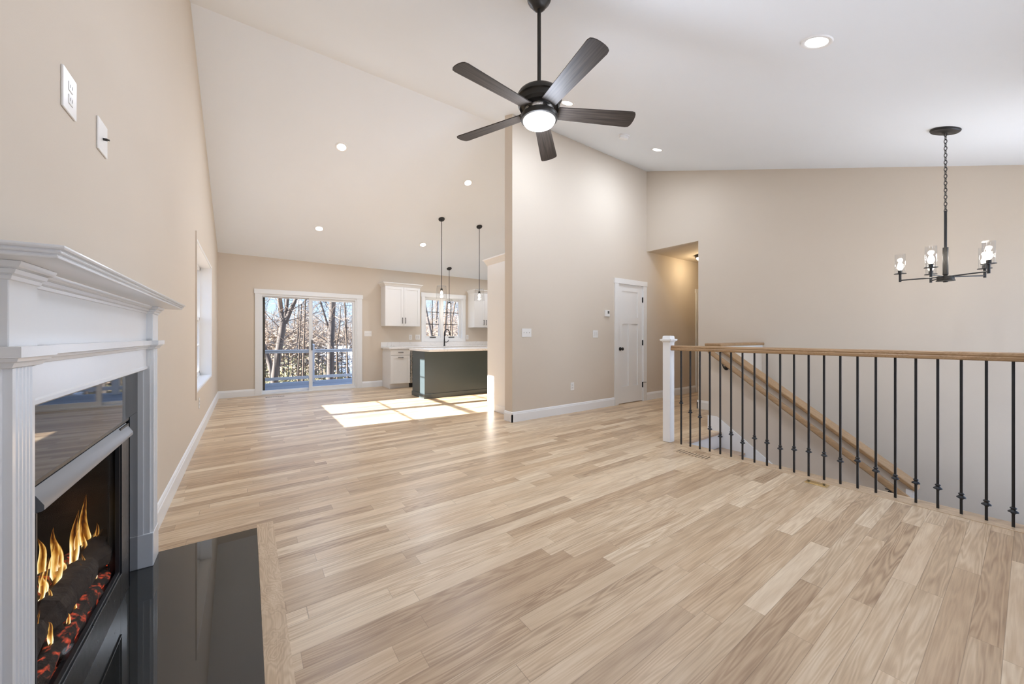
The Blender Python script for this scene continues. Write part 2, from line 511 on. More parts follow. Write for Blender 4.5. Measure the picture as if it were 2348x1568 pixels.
# caps
tn = math.atan(m)
mb = MB()
mb.prism([(0.57, capz(0.57)), (2.20, capz(2.20)), (2.20, capz(2.20) + 0.042), (0.57, capz(0.57) + 0.042)], 'x', 4.622, 4.818)
o = mb.build('trim_3', M_rail, bevel=0.008, kind='structure')
mb = MB()
mb.box(4.625, XR, 2.165, 2.365, 1.03, 1.066)
mb.build('trim_4', M_railx, bevel=0.01, kind='structure')
MB().box(4.655, XR, 2.19, 2.20, 0.99, 1.03).build('trim_5', M_white, kind='structure')

# wall-mounted stair handrail
hr = thing('stair_handrail', (4.57, 1.4, 0.0), 'oak handrail on black brackets running down the stair knee wall', 'handrail')
def hz(y): return 0.432 + 0.725 * (y - 1.53)
prof = [(-0.026, -0.02), (-0.022, 0.012), (-0.012, 0.026), (0.012, 0.026), (0.022, 0.012), (0.026, -0.02), (0.016, -0.029), (-0.016, -0.029)]
vs = []
for y in (0.60, 2.285):
    for px, pz in prof: vs.append((4.572 + px, y, hz(y) + pz * 1.15))
n = len(prof)
MB().add(vs, [tuple(range(n)), tuple(range(n, 2 * n))] + [(i, (i + 1) % n, n + (i + 1) % n, n + i) for i in range(n)]).build('rail', M_rail, hr, smooth=50)
for y in (2.12, 0.72):
    mb = MB()
    mb.tube([(4.572, y, hz(y) - 0.03), (4.572, y, hz(y) - 0.055), (4.60, y, hz(y) - 0.085), (4.655, y, hz(y) - 0.085)], 0.007, 8)
    mb.lathe([(0.0, 0), (0.028, 0.0), (0.028, 0.006), (0.0, 0.007)], (4.652, y, hz(y) - 0.085), 16, Matrix.Rotation(PI / 2, 3, 'Y'))
    mb.box(4.562, 4.582, y - 0.03, y + 0.03, hz(y) - 0.037, hz(y) - 0.032)
    mb.build('bracket', M_black, hr, smooth=40)

# ------------------------------------------------------------------ balustrade
br = thing('stair_balustrade', (3.757, 1.0, 0.0), 'balustrade with oak top rail, white newel post and black iron balusters around the stairwell', 'railing')
prof = [(-0.031, -0.006), (-0.031, -0.022), (-0.024, -0.027), (0.024, -0.027), (0.031, -0.022), (0.031, -0.006), (0.026, 0.0), (0.029, 0.008),
        (0.024, 0.021), (0.012, 0.027), (-0.012, 0.027), (-0.024, 0.021), (-0.029, 0.008), (-0.026, 0.0)]
MB().prism([(3.757 + a, 1.026 + b) for a, b in prof], 'y', YF, 2.285).build('top_rail', M_rail, br, smooth=35)
nw = MB()
nw.box(3.714, 3.800, 2.27, 2.356, 0.003, 1.088)
newel = nw.build('newel_post', M_white, br, bevel=0.003)
mb = MB()
c = (3.757, 2.313)
def sq(r, z): return [(c[0] - r, c[1] - r, z), (c[0] + r, c[1] - r, z), (c[0] + r, c[1] + r, z), (c[0] - r, c[1] + r, z)]
lv = [(0.043, 1.085), (0.047, 1.088), (0.050, 1.098), (0.064, 1.104), (0.066, 1.122), (0.045, 1.124), (0.043, 1.15), (0.038, 1.158)]
vs = []
for r, z in lv: vs += sq(r, z)
fs = [(0, 3, 2, 1), tuple(range(len(vs) - 4, len(vs)))]
for i in range(len(lv) - 1):
    for k in range(4): fs.append((i * 4 + k, i * 4 + (k + 1) % 4, (i + 1) * 4 + (k + 1) % 4, (i + 1) * 4 + k))
MB().add(vs, fs).build('cap', M_white, newel)
KN = [.448, .365, .333, .233, .18, .222, .165, .229, .211, .185, .201, .209, .204, .185, .215, .169, .146, .146, .142, .117, .108, .100]
for k in range(26):
    y = 2.167 - 0.1001 * k
    kz = KN[k] if k < len(KN) else 0.11
    b_ = MB().box(3.757 - 0.0064, 3.757 + 0.0064, y - 0.0064, y + 0.0064, 0.003, 1.0).build('baluster', M_black, br)
    MB().lathe([(0.009, 0.022), (0.014, 0.018), (0.014, 0.013), (0.010, 0.010), (0.010, 0.006), (0.021, -0.004), (0.022, -0.009), (0.012, -0.013), (0.009, -0.018)],
               (3.757, y, kz), 12).build('collar', M_black, b_, smooth=35)

# ------------------------------------------------------------------ baseboards, casings
def bb_prof(face, sgn):
    # face: wall plane coordinate; sgn: direction into the room
    return [(face, 0.0), (face + sgn * 0.016, 0.0), (face + sgn * 0.016, 0.105), (face + sgn * 0.012, 0.112), (face + sgn * 0.011, 0.122),
            (face + sgn * 0.006, 0.132), (face, 0.136)]
MB().prism(bb_prof(XL, 1), 'y', 2.68, YB).build('baseboard_left', M_white, kind='structure')
mb = MB(); mb.prism(bb_prof(YB, -1), 'x', XL, 0.118); mb.prism(bb_prof(YB, -1), 'x', 2.095, 2.54)
mb.build('baseboard_back', M_white, kind='structure')
mb = MB(); mb.prism(bb_prof(YP0, -1), 'x', XP - 0.016, 4.975); mb.prism(bb_prof(YP0, -1), 'x', 5.862, 7.53)
mb.build('baseboard_partition', M_white, kind='structure')
MB().prism(bb_prof(XP, -1), 'y', YP0 - 0.016, YP1).build('baseboard_partition_end', M_white, kind='structure')
MB().prism(bb_prof(XR, -1), 'y', 2.33, HY0 + 0.016).build('baseboard_right', M_white, kind='structure')
MB().prism(bb_prof(HY0, 1), 'x', XR - 0.016, XR + 1.0).build('baseboard_hall', M_white, kind='structure')
# hall door casing
mb = MB(); mb.box(7.55, 7.63, YP0 - 0.02, YP0, 0, 2.05); mb.box(7.53, 8.6, YP0 - 0.022, YP0, 2.05, 2.13); mb.box(8.5, 8.58, YP0 - 0.02, YP0, 0, 2.05)
mb.build('trim_6', M_white, kind='structure')
MB().box(7.63, 8.5, YP0 - 0.006, YP0, 0.01, 2.05).build('door_3', M_door, kind='structure')

# closet door
mb = MB()
mb.box(4.978, 5.072, YP0 - 0.02, YP0 + 0.001, 0, 2.042)
mb.box(5.760, 5.856, YP0 - 0.02, YP0 + 0.001, 0, 2.042)
mb.box(4.968, 5.866, YP0 - 0.024, YP0 + 0.001, 2.042, 2.128)
mb.box(5.062, CX0 + 0.012, YP0 - 0.001, YP1, 0, 2.045); mb.box(CX1 - 0.012, 5.77, YP0 - 0.001, YP1, 0, 2.045); mb.box(CX0, CX1, YP0 - 0.001, YP1, 2.028, 2.045)
door = mb.build('door_2', M_door, bevel=0.002, kind='structure')
x0, x1, z0, z1 = 5.088, 5.745, 0.014, 2.027
px = [x0, 5.188, 5.362, 5.438, 5.622, x1]
yf, yb = YP0 + 0.004, YP0 + 0.042
slab = MB()
slab.box(x0, 5.188, yf, yb, z0, z1); slab.box(5.622, x1, yf, yb, z0, z1)
slab.box(5.188, 5.622, yf, yb, z0, 0.295); slab.box(5.188, 5.622, yf, yb, 1.365, 1.48); slab.box(5.188, 5.622, yf, yb, 1.925, z1)
slab.box(5.362, 5.438, yf, yb, 0.295, 1.365)
slab.box(5.188, 5.622, yf + 0.012, yb - 0.01, 0.295, 1.925)
slab.build('door_slab', M_door, door)
mb = MB()
mb.lathe([(0.0, 0), (0.031, 0), (0.031, 0.006), (0.012, 0.012), (0.011, 0.03), (0.02, 0.036), (0.028, 0.048), (0.026, 0.06), (0.014, 0.067), (0, 0.068)],
         (5.135, yf, 0.94), 20, Matrix.Rotation(PI / 2, 3, 'X'))
mb.build('door_knob', M_black, door, smooth=40)
for z in (1.80, 1.04, 0.29):
    mb = MB(); mb.box(5.742, 5.757, yf - 0.012, yf + 0.01, z - 0.045, z + 0.045)
    mb.lathe([(0, -0.05), (0.006, -0.048), (0.006, 0.048), (0, 0.05)], (5.752, yf - 0.012, z), 10)
    mb.build('hinge', M_black, door)
MB().tube([(5.752, yf - 0.012, 0.335), (5.76, yf - 0.03, 0.335), (5.80, yf - 0.05, 0.335)], 0.004, 8).build('door_stop', M_black, door)

# slider door
yo = YB + 0.03
mb = MB()
mb.box(0.118, 0.203, YB - 0.02, YB + 0.001, 0, 1.985); mb.box(1.985, 2.095, YB - 0.02, YB + 0.001, 0, 1.985)
mb.box(0.105, 2.110, YB - 0.026, YB + 0.001, 1.985, 2.075)
mb.box(0.203, 0.232, YB - 0.01, YB + 0.13, 0.0, 1.985); mb.box(1.95, 1.985, YB - 0.01, YB + 0.13, 0, 1.985)
mb.box(0.203, 1.985, YB - 0.008, YB + 0.13, 1.945, 1.986); mb.box(0.203, 1.985, YB - 0.005, YB + 0.13, 0.0, 0.03)
sl = mb.build('door_1', M_vinyl, bevel=0.002, kind='structure')
def sash(mb, x0, x1, z0, z1, y0, y1, w, wt=None, wb=None):
    wt = wt or w; wb = wb or w
    mb.box(x0, x0 + w, y0, y1, z0, z1); mb.box(x1 - w, x1, y0, y1, z0, z1)
    mb.box(x0 + w, x1 - w, y0, y1, z1 - wt, z1); mb.box(x0 + w, x1 - w, y0, y1, z0, z0 + wb)
    return mb
fx = sash(MB(), 0.225, 1.12, 0.035, 1.945, YB + 0.075, YB + 0.11, 0.02, 0.02, 0.045).build('fixed_panel', M_vinyl, sl)
MB().box(0.24, 1.11, YB + 0.09, YB + 0.094, 0.06, 1.93).build('pane', M_glass, fx)
sp = sash(MB(), 1.045, 1.95, 0.03, 1.945, YB + 0.02, YB + 0.055, 0.055, 0.05, 0.07).build('sliding_panel', M_vinyl, sl)
MB().box(1.095, 1.90, YB + 0.035, YB + 0.039, 0.09, 1.90).build('pane', M_glass, sp)
MB().box(1.092, 1.108, YB - 0.012, YB + 0.02, 0.86, 1.08).build('door_handle', M_black, sp, bevel=0.003)

# side window: two double-hung units (window_1, window_2)
xo = XL - 0.15
mb = MB()
for a, b_ in ((WY0 - 0.0, WY1 + 0.0),):
    # slim bead around the drywall return
    mb.box(XL, XL + 0.012, WY0 - 0.02, WY1 + 0.024, WZ1, WZ1 + 0.022)
    mb.box(XL, XL + 0.012, WY0 - 0.02, WY1 + 0.024, WZ0 - 0.022, WZ0)
    mb.box(XL, XL + 0.012, WY1, WY1 + 0.024, WZ0, WZ1)
    mb.box(XL - 0.2, XL + 0.003, WY0 - 0.001, WY0 + 0.006, WZ0, WZ1)
    mb.box(XL - 0.2, XL + 0.003, WY1 - 0.006, WY1 + 0.001, WZ0, WZ1)
    mb.box(XL - 0.2, XL + 0.003, WY0, WY1, WZ1 - 0.006, WZ1 + 0.001)
    mb.box(XL - 0.2, XL + 0.003, WY0, WY1, WZ0 - 0.001, WZ0 + 0.006)
mb.build('trim_7', M_white, kind='structure')
MB().box(XL, XL + 0.012, WY0 - 0.04, WY0 - 0.004, 0.478, 2.262).build('trim_8', M_wall, kind='structure')  # wall tan here stands in for the shaded side of the window casing
YM = (WY0 + WY1) / 2
for nm, a, b_ in (('window_1', WY0 + 0.006, YM), ('window_2', YM, WY1 - 0.006)):
    fr = MB()
    fw = 0.05
    x0_, x1_ = XL - 0.19, XL - 0.12
    fr.box(x0_, x1_, a, a + 0.045, WZ0, WZ1); fr.box(x0_, x1_, b_ - 0.045, b_, WZ0, WZ1)
    fr.box(x0_, x1_, a, b_, WZ1 - 0.05, WZ1); fr.box(x0_, x1_, a, b_, WZ0, WZ0 + 0.04)
    root = fr.build(nm, M_vinyl, kind='structure')
    zm = 1.40
    for (zz0, zz1, xx, t) in ((WZ0 + 0.04, zm + 0.02, x0_ + 0.035, 'lower_sash'), (zm - 0.02, WZ1 - 0.05, x0_ + 0.005, 'upper_sash')):
        s_ = MB()
        ya, yb_ = a + 0.045, b_ - 0.045
        s_.box(xx, xx + 0.03, ya, ya + 0.03, zz0, zz1); s_.box(xx, xx + 0.03, yb_ - 0.03, yb_, zz0, zz1)
        s_.box(xx, xx + 0.03, ya, yb_, zz1 - 0.04, zz1); s_.box(xx, xx + 0.03, ya, yb_, zz0, zz0 + 0.04)
        zc = (zz0 + zz1) / 2
        s_.box(xx + 0.01, xx + 0.02, ya, yb_, zc - 0.008, zc + 0.008)
        so = s_.build(t, M_vinyl, root)
        MB().box(xx + 0.013, xx + 0.017, ya + 0.028, yb_ - 0.028, zz0 + 0.038, zz1 - 0.038).build('pane', M_glass, so)

# kitchen window
mb = MB()
mb.box(3.485, 3.575, YB - 0.02, YB + 0.001, 1.02, 2.135); mb.box(4.617, 4.705, YB - 0.02, YB + 0.001, 1.02, 2.135)
mb.box(3.475, 4.715, YB - 0.026, YB + 0.001, 2.135, 2.235); mb.box(3.575, 4.617, YB - 0.022, YB + 0.001, 1.02, 1.10)
mb.box(3.574, 3.582, YB - 0.005, YB + 0.15, 1.10, 2.135); mb.box(4.608, 4.616, YB - 0.005, YB + 0.15, 1.10, 2.135)
mb.box(3.574, 4.616, YB - 0.005, YB + 0.15, 2.127, 2.136); mb.box(3.574, 4.616, YB - 0.005, YB + 0.15, 1.095, 1.105)
kw = mb.build('window_3', M_white, kind='structure')
for xa, xb in ((3.585, 4.052), (4.062, 4.606)):
    f = sash(MB(), xa, xb, 1.105, 2.127, YB + 0.08, YB + 0.13, 0.055, 0.06, 0.055)
    gx0, gx1 = xa + 0.055, xb - 0.055
    fo = f.build('window_sash', M_vinyl, kw)
    MB().box(gx0 - 0.005, gx1 + 0.005, YB + 0.103, YB + 0.107, 1.155, 2.072).build('pane', M_glass, fo)
    g = MB(); xm = (gx0 + gx1) / 2
    g.box(xm - 0.008, xm + 0.008, YB + 0.098, YB + 0.112, 1.16, 2.067)
    for t in (1 / 3, 2 / 3):
        zc = 1.16 + (2.067 - 1.16) * t
        g.box(gx0, gx1, YB + 0.098, YB + 0.112, zc - 0.008, zc + 0.008)
    g.build('grille', M_bronze, fo)
    MB().box(xm - 0.08, xm + 0.08, YB + 0.055, YB + 0.08, 1.122, 1.138).build('crank_handle', M_bronze, fo, bevel=0.003)
MB().box(4.040, 4.075, YB + 0.06, YB + 0.14, 1.105, 2.127).build('mullion', M_white, kw)

# front windows, unseen behind the camera; the wide one is added to let daylight in
for nm, (a, b_, c0, c1), nx in (('window_4', (0.5, 3.3, 0.55, 2.2), 3), ('window_5', (4.05, 5.75, -0.9, 2.35), 2)):
    f = sash(MB(), a, b_, c0, c1, YF - 0.12, YF - 0.04, 0.06)
    for i in range(1, nx):
        x = a + (b_ - a) * i / nx
        f.box(x - 0.035, x + 0.035, YF - 0.12, YF - 0.04, c0, c1)
    f.box(a - 0.08, b_ + 0.08, YF, YF + 0.02, c1, c1 + 0.09); f.box(a - 0.08, b_ + 0.08, YF, YF + 0.02, c0 - 0.09, c0)
    f.box(a - 0.08, a, YF, YF + 0.02, c0, c1); f.box(b_, b_ + 0.08, YF, YF + 0.02, c0, c1)
    fo = f.build(nm, M_vinyl, kind='structure')
    MB().box(a + 0.05, b_ - 0.05, YF - 0.085, YF - 0.08, c0 + 0.05, c1 - 0.05).build('pane', M_glass, fo)

# ------------------------------------------------------------------ fireplace
FX = -0.384                                 # front plane of the pilasters
fp = thing('fireplace_mantel', (-0.42, 1.93, 0.0), 'white painted mantel surround with fluted legs and moulded shelf on the left wall', 'fireplace mantel')
def legprof(y0, y1):
    # plan section (x, y) of a fluted pilaster with stepped edges
    p = [(XL, y0), (XL + 0.025, y0), (XL + 0.025, y0 + 0.004), (FX - 0.012, y0 + 0.004), (FX - 0.012, y0 + 0.012), (FX, y0 + 0.014)]
    n = 5
    a, b = y0 + 0.024, y1 - 0.024
    w = (b - a) / n
    for i in range(n):
        s0 = a + i * w
        p += [(FX, s0 + w * 0.14), (FX - 0.005, s0 + w * 0.32), (FX - 0.006, s0 + w * 0.5), (FX - 0.005, s0 + w * 0.68), (FX, s0 + w * 0.86)]
    p += [(FX, y1 - 0.014), (FX - 0.012, y1 - 0.012), (FX - 0.012, y1 - 0.004), (XL + 0.025, y1 - 0.004), (XL + 0.025, y1), (XL, y1)]
    return p
LEGS = ((1.175, 1.300), (2.552, 2.680))
for y0, y1 in LEGS:
    mb = MB()
    mb.prism(legprof(y0, y1), 'z', 0.17, 1.085)
    leg = mb.build('leg', M_mantel, fp, smooth=30)
    MB().box(XL, FX + 0.002, y0 - 0.002, y1 + 0.002, 0.004, 0.17).build('plinth', M_mantel, leg, bevel=0.004)
    MB().box(XL, FX, y0, y1, 1.085, 1.265).build('upper_block', M_mantel, leg, bevel=0.002)
IY0, IY1 = LEGS[0][1] - 0.002, LEGS[1][0] + 0.002
mb = MB()
mb.prism([(-0.44, 0.985), (-0.41, 0.985), (-0.404, 0.990), (-0.404, 1.0), (-0.408, 1.004), (-0.408, 1.12), (-0.44, 1.12)], 'y', IY0, IY1)
mb.build('lintel_board', M_mantel, fp, smooth=40)
MB().box(XL, -0.408, IY0, IY1, 1.12, 1.28).build('frieze_panel', M_mantel, fp)
# belt moulding that steps out round the legs
belt = [(0.000, 1.086), (0.006, 1.088), (0.010, 1.097), (0.016, 1.100), (0.018, 1.107), (0.024, 1.108), (0.024, 1.130), (0.0, 1.130)]
def run_prof(prof, x, y0, y1, ret=0.0):
    """moulding along Y in front of plane x; with ret the ends return to the wall"""
    mb = MB()
    n = len(prof)
    vs = []
    if ret:
        for p, z in prof: vs.append((XL, y0 - p, z))
        for p, z in prof: vs.append((x + p, y0 - p, z))
        for p, z in prof: vs.append((x + p, y1 + p, z))
        for p, z in prof: vs.append((XL, y1 + p, z))
    else:
        for p, z in prof: vs.append((x + p, y0, z))
        for p, z in prof: vs.append((x + p, y1, z))
    fs = []
    for s_ in range(len(vs) // n - 1):
        for i in range(n): fs.append((s_ * n + i, s_ * n + (i + 1) % n, (s_ + 1) * n + (i + 1) % n, (s_ + 1) * n + i))
    fs += [tuple(range(n)), tuple(range(len(vs) - n, len(vs)))]
    return mb.add(vs, fs)
mb = run_prof(belt, -0.408, IY0, IY1)
for y0, y1 in LEGS:
    q = run_prof([(p * 0.95, z) for p, z in belt], FX, y0, y1, 1)
    mb.add(q.v, q.f)
mb.build('belt_moulding', M_mantel, fp, smooth=30)
crown = [(0.0, 1.262), (0.004, 1.2635), (0.006, 1.271), (0.0045, 1.2725), (0.011, 1.275), (0.014, 1.283), (0.0125, 1.2845), (0.020, 1.287), (0.024, 1.293), (0.025, 1.2985), (0.0, 1.2985)]
mb = run_prof(crown, -0.408, IY0, IY1)
for y0, y1 in LEGS:
    q = run_prof([(p * 0.9, z) for p, z in crown], FX, y0, y1, 1)
    mb.add(q.v, q.f)
mb.build('crown_moulding', M_mantel, fp, smooth=30)
shelf = [(0.082, 1.299), (0.087, 1.3005), (0.0885, 1.3045), (0.086, 1.3075), (0.0915, 1.309), (0.0935, 1.3125), (0.091, 1.3155), (0.0975, 1.317), (0.100, 1.320), (0.0985, 1.3245), (0.0, 1.3245), (0.0, 1.299)]
run_prof(shelf, FX, LEGS[0][0], LEGS[1][1], 1).build('shelf', M_mantel, fp, smooth=25, bevel=0.001)

# polished granite facing (top slab and side slips) and hearth
GX = -0.439
gf = thing('granite_facing', (XL, 1.93, 0.0), 'polished black granite facing around the firebox opening', 'fireplace facing')
MB().box(XL + 0.0005, GX, IY0 + 0.0022, IY1 - 0.0022, 0.782, 0.984).build('top_slab', M_granite, gf)
MB().box(XL + 0.0005, GX, IY0 + 0.0022, 1.452, 0.004, 0.781).build('side_slab', M_granite, gf)
MB().box(XL + 0.0005, GX, 2.404, IY1 - 0.0022, 0.004, 0.781).build('side_slab', M_granite, gf)
tag(MB().box(XL + 0.001, 0.047, YF + 0.6, 2.700, -0.015, 0.004).build('hearth_slab', M_hearth, bevel=0.0008),
    'dark charcoal polished granite hearth set flush in the oak floor', 'hearth')

# gas insert
gi = thing('fireplace_insert', (XL, 1.93, 0.0), 'black gas fireplace insert with burning logs behind glass', 'fireplace insert')
M_ins = metal('insert_black', (0.012, 0.012, 0.013), 0.3, 0.0)
M_hood = paint('hood_grey', (0.20, 0.205, 0.215), 0.3, 0, spec=0.8)
def refractory():
    m, ns, ls, b = mat('firebox_lining')
    tc = N(ns, 'NewGeometry'); n1 = N(ns, 'TexNoise'); n1.inputs['Scale'].default_value = 18
    ls.new(tc.outputs['Position'], n1.inputs['Vector'])
    ls.new(mixc(ns, ls, n1.outputs[0], (0.008, 0.0075, 0.007), (0.028, 0.025, 0.022)), b.inputs['Base Color'])
    b.inputs['Roughness'].default_value = 0.9
    return m
M_fb = refractory()
gx0, gx1, gz0, gz1 = 1.47, 2.262, 0.135, 0.700     # glass opening in Y and Z
mb = MB()
mb.box(XL - 0.03, XL + 0.004, 1.456, gx0, 0.0, 0.755); mb.box(XL - 0.03, XL + 0.004, gx1 + 0.0, 2.400, 0.0, 0.755)
mb.box(XL - 0.03, XL + 0.004, gx0, gx1, 0.0, gz0); mb.box(XL - 0.03, XL + 0.004, 1.456, 2.400, 0.768, 0.780)
mb.build('face_frame', M_ins, gi, bevel=0.001)
mb = MB()
for t in (0.0, 0.012):
    a0, a1, b0, b1 = gx0 + t, gx1 - t, gz0 + t, gz1 - t * 0
    xx = XL + 0.009 - t * 0.4
    mb.box(XL - 0.01, xx, a0 - 0.004, a0 + 0.004, b0, b1); mb.box(XL - 0.01, xx, a1 - 0.004, a1 + 0.004, b0, b1)
    mb.box(XL - 0.01, xx, a0, a1, b0 - 0.004, b0 + 0.004)
mb.build('glass_frame', metal('frame_satin', (0.05, 0.05, 0.052), 0.3, 0.4), gi, bevel=0.001)
MB().box(XL - 0.008, XL - 0.005, gx0, gx1, gz0, gz1).build('glass_pane', M_fglass, gi)
mb = MB()
mb.prism([(XL - 0.01, 0.757), (XL - 0.003, 0.759), (XL + 0.020, 0.716), (XL + 0.020, 0.704), (XL + 0.014, 0.700), (XL - 0.01, 0.700)], 'y', 1.475, 2.385)
mb.build('hood', M_hood, gi, smooth=30)
mb = MB()                                   # closed firebox shell built into the wall chase
x0_, x1_ = -0.86, XL - 0.02
mb.box(x0_, x1_, 1.46, 1.47, 0.02, 0.775); mb.box(x0_, x1_, 2.49, 2.51, 0.02, 0.775); mb.box(x0_ - 0.02, x0_, 1.46, 2.51, 0.02, 0.775)
mb.box(x0_, x1_, 1.46, 2.51, 0.02, 0.04); mb.box(x0_, x1_, 1.46, 2.51, 0.755, 0.775)
mb.box(XL - 0.035, XL - 0.03, 2.262, 2.51, 0.02, 0.775)
mb.build('firebox', M_fb, gi)
mb = MB()
mb.box(-1.02, XL - 0.2, 1.35, 1.45, -0.25, 1.0); mb.box(-1.02, XL - 0.2, 2.60, 2.70, -0.25, 1.0); mb.box(-1.02, -0.92, 1.45, 2.60, -0.25, 1.0)
mb.box(-0.92, XL - 0.2, 1.45, 2.60, 0.9, 1.0); mb.box(-0.92, XL - 0.2, 1.45, 2.60, -0.25, -0.1)
mb.build('wall_chase', M_wall, kind='structure')
def logmat(name, glow):
    m, ns, ls, b = mat(name)
    g = N(ns, 'NewGeometry'); n1 = N(ns, 'TexNoise'); n1.inputs['Scale'].default_value = 34; n1.inputs['Detail'].default_value = 5
    ls.new(g.outputs['Position'], n1.inputs['Vector'])
    ls.new(mixc(ns, ls, n1.outputs[0], (0.01, 0.008, 0.007), (0.06, 0.04, 0.028)), b.inputs['Base Color'])
    b.inputs['Roughness'].default_value = 0.95
    f = mth(ns, ls, 'MULTIPLY', mth(ns, ls, 'MAXIMUM', mth(ns, ls, 'MULTIPLY_ADD', n1.outputs[0], 5.0, -2.7), 0.0), glow)
    f2 = mth(ns, ls, 'MULTIPLY', f, n1.outputs[0])
    b.inputs['Emission Color'].default_value = (1.0, 0.10, 0.03, 1)
    ls.new(f2, b.inputs['Emission Strength'])
    bp = N(ns, 'Bump'); bp.inputs['Strength'].default_value = 0.8; bp.inputs['Distance'].default_value = 0.01
    ls.new(n1.outputs[0], bp.inputs['Height']); ls.new(bp.outputs[0], b.inputs['Normal'])
    return m
M_log = logmat('charred_log', 0.0); M_logg = logmat('glowing_log', 1.3)
def embermat():
    m, ns, ls, b = mat('ember_bed')
    g = N(ns, 'NewGeometry'); n1 = N(ns, 'TexNoise'); n1.inputs['Scale'].default_value = 190; n1.inputs['Detail'].default_value = 4
    ls.new(g.outputs['Position'], n1.inputs['Vector'])
    cr = N(ns, 'ValToRGB')
    cr.color_ramp.elements[0].position, cr.color_ramp.elements[0].color = 0.36, (0.035, 0.010, 0.003, 1)
    cr.color_ramp.elements[1].position, cr.color_ramp.elements[1].color = 0.85, (0.95, 0.14, 0.07, 1)
    ls.new(n1.outputs[0], cr.inputs[0]); ls.new(cr.outputs[0], b.inputs['Emission Color'])
    b.inputs['Emission Strength'].default_value = 0.5
    b.inputs['Base Color'].default_value = (0.03, 0.02, 0.015, 1); b.inputs['Roughness'].default_value = 1
    return m
M_ember = embermat()
def rough_log(p0, p1, r0, r1, seed, jag=0.25):
    rnd = random.Random(seed)
    p0, p1 = Vector(p0), Vector(p1)
    n = 15
    pts = [p0.lerp(p1, i / n) + Vector((rnd.uniform(-1, 1), 0, rnd.uniform(-1, 1))) * r0 * 0.16 for i in range(n + 1)]
    rad = [(r0 + (r1 - r0) * i / n) * (1 + rnd.uniform(-jag, jag)) for i in range(n + 1)]
    rad[0] *= 0.8; rad[-1] *= 0.35
    mb = MB().tube(pts, rad, 9)
    mb.v = [(x + rnd.uniform(-1, 1) * r0 * 0.12, y + rnd.uniform(-1, 1) * r0 * 0.1, z + rnd.uniform(-1, 1) * r0 * 0.12) for x, y, z in mb.v]
    return mb
# embers, logs
mb = MB()
rnd = random.Random(3)
ny, nx_ = 40, 7
vs = [(-0.475 - 0.20 * j / nx_, 1.56 + 0.92 * i / ny, 0.085 + 0.035 * math.sin(j / nx_ * 2.2) + rnd.uniform(0, 0.016)) for i in range(ny + 1) for j in range(nx_ + 1)]
fs = [(i * (nx_ + 1) + j, i * (nx_ + 1) + j + 1, (i + 1) * (nx_ + 1) + j + 1, (i + 1) * (nx_ + 1) + j) for i in range(ny) for j in range(nx_)]
mb.add(vs, fs).build('ember_bed', M_ember, gi)
rough_log((-0.50, 1.60, 0.165), (-0.50, 2.44, 0.14), 0.034, 0.032, 1).build('log', M_logg, gi, smooth=25)
rough_log((-0.545, 1.62, 0.245), (-0.52, 2.47, 0.235), 0.040, 0.05, 2, 0.35).build('log', M_log, gi, smooth=25)
rough_log((-0.60, 1.66, 0.33), (-0.58, 2.34, 0.24), 0.032, 0.028, 5).build('log', M_logg, gi, smooth=25)
rough_log((-0.475, 1.80, 0.11), (-0.56, 1.93, 0.27), 0.022, 0.018, 6).build('log', M_log, gi, smooth=25)
rough_log((-0.475, 2.10, 0.12), (-0.56, 2.02, 0.25), 0.018, 0.016, 7).build('log', M_logg, gi, smooth=25)
def flamemat():
    m, ns, ls, b = mat('flame')
    ns.remove(b)
    out = [n for n in ns if n.type == 'OUTPUT_MATERIAL'][0]
    tc = N(ns, 'TexCoord'); sx = N(ns, 'SeparateXYZ'); ls.new(tc.outputs['UV'], sx.inputs[0])
    no = N(ns, 'TexNoise'); no.inputs['Scale'].default_value = 1.0; no.inputs['Detail'].default_value = 3
    mp = N(ns, 'Mapping'); mp.inputs['Scale'].default_value = (60, 60, 14); ls.new(tc.outputs['Object'], mp.inputs[0]); ls.new(mp.outputs[0], no.inputs['Vector'])
    # u: 0 edge .. 1 core ; v: 0 base .. 1 tip
    core = mth(ns, ls, 'ADD', sx.outputs[0], mth(ns, ls, 'MULTIPLY', mth(ns, ls, 'SUBTRACT', no.outputs[0], 0.5), 0.7))
    f = mth(ns, ls, 'SUBTRACT', core, mth(ns, ls, 'MULTIPLY', sx.outputs[1], 0.62))
    cr = N(ns, 'ValToRGB'); e = cr.color_ramp.elements
    e[0].position, e[0].color = 0.0, (0.45, 0.06, 0.004, 1)
    e[1].position, e[1].color = 0.85, (1.0, 0.90, 0.62, 1)
    x = cr.color_ramp.elements.new(0.25); x.color = (0.95, 0.30, 0.025, 1)
    x = cr.color_ramp.elements.new(0.55); x.color = (1.0, 0.60, 0.14, 1)
    ls.new(f, cr.inputs[0])
    em = N(ns, 'Emission'); ls.new(cr.outputs[0], em.inputs[0])
    ls.new(mth(ns, ls, 'MULTIPLY_ADD', mth(ns, ls, 'MAXIMUM', f, 0.0), 1.7, 0.18), em.inputs[1])
    tr = N(ns, 'BsdfTransparent'); mx = N(ns, 'MixShader')
    al = mth(ns, ls, 'MULTIPLY', mth(ns, ls, 'POWER', sx.outputs[0], 1.8), mth(ns, ls, 'SUBTRACT', 1.15, sx.outputs[1]))
    al = mth(ns, ls, 'MULTIPLY', al, mth(ns, ls, 'MULTIPLY_ADD', no.outputs[0], 1.6, 0.1))
    al = mth(ns, ls, 'MINIMUM', mth(ns, ls, 'MULTIPLY', al, 1.6), 1.0)
    ls.new(al, mx.inputs[0]); ls.new(tr.outputs[0], mx.inputs[1]); ls.new(em.outputs[0], mx.inputs[2])
    ls.new(mx.outputs[0], out.inputs[0])
    return m
M_flame = flamemat()
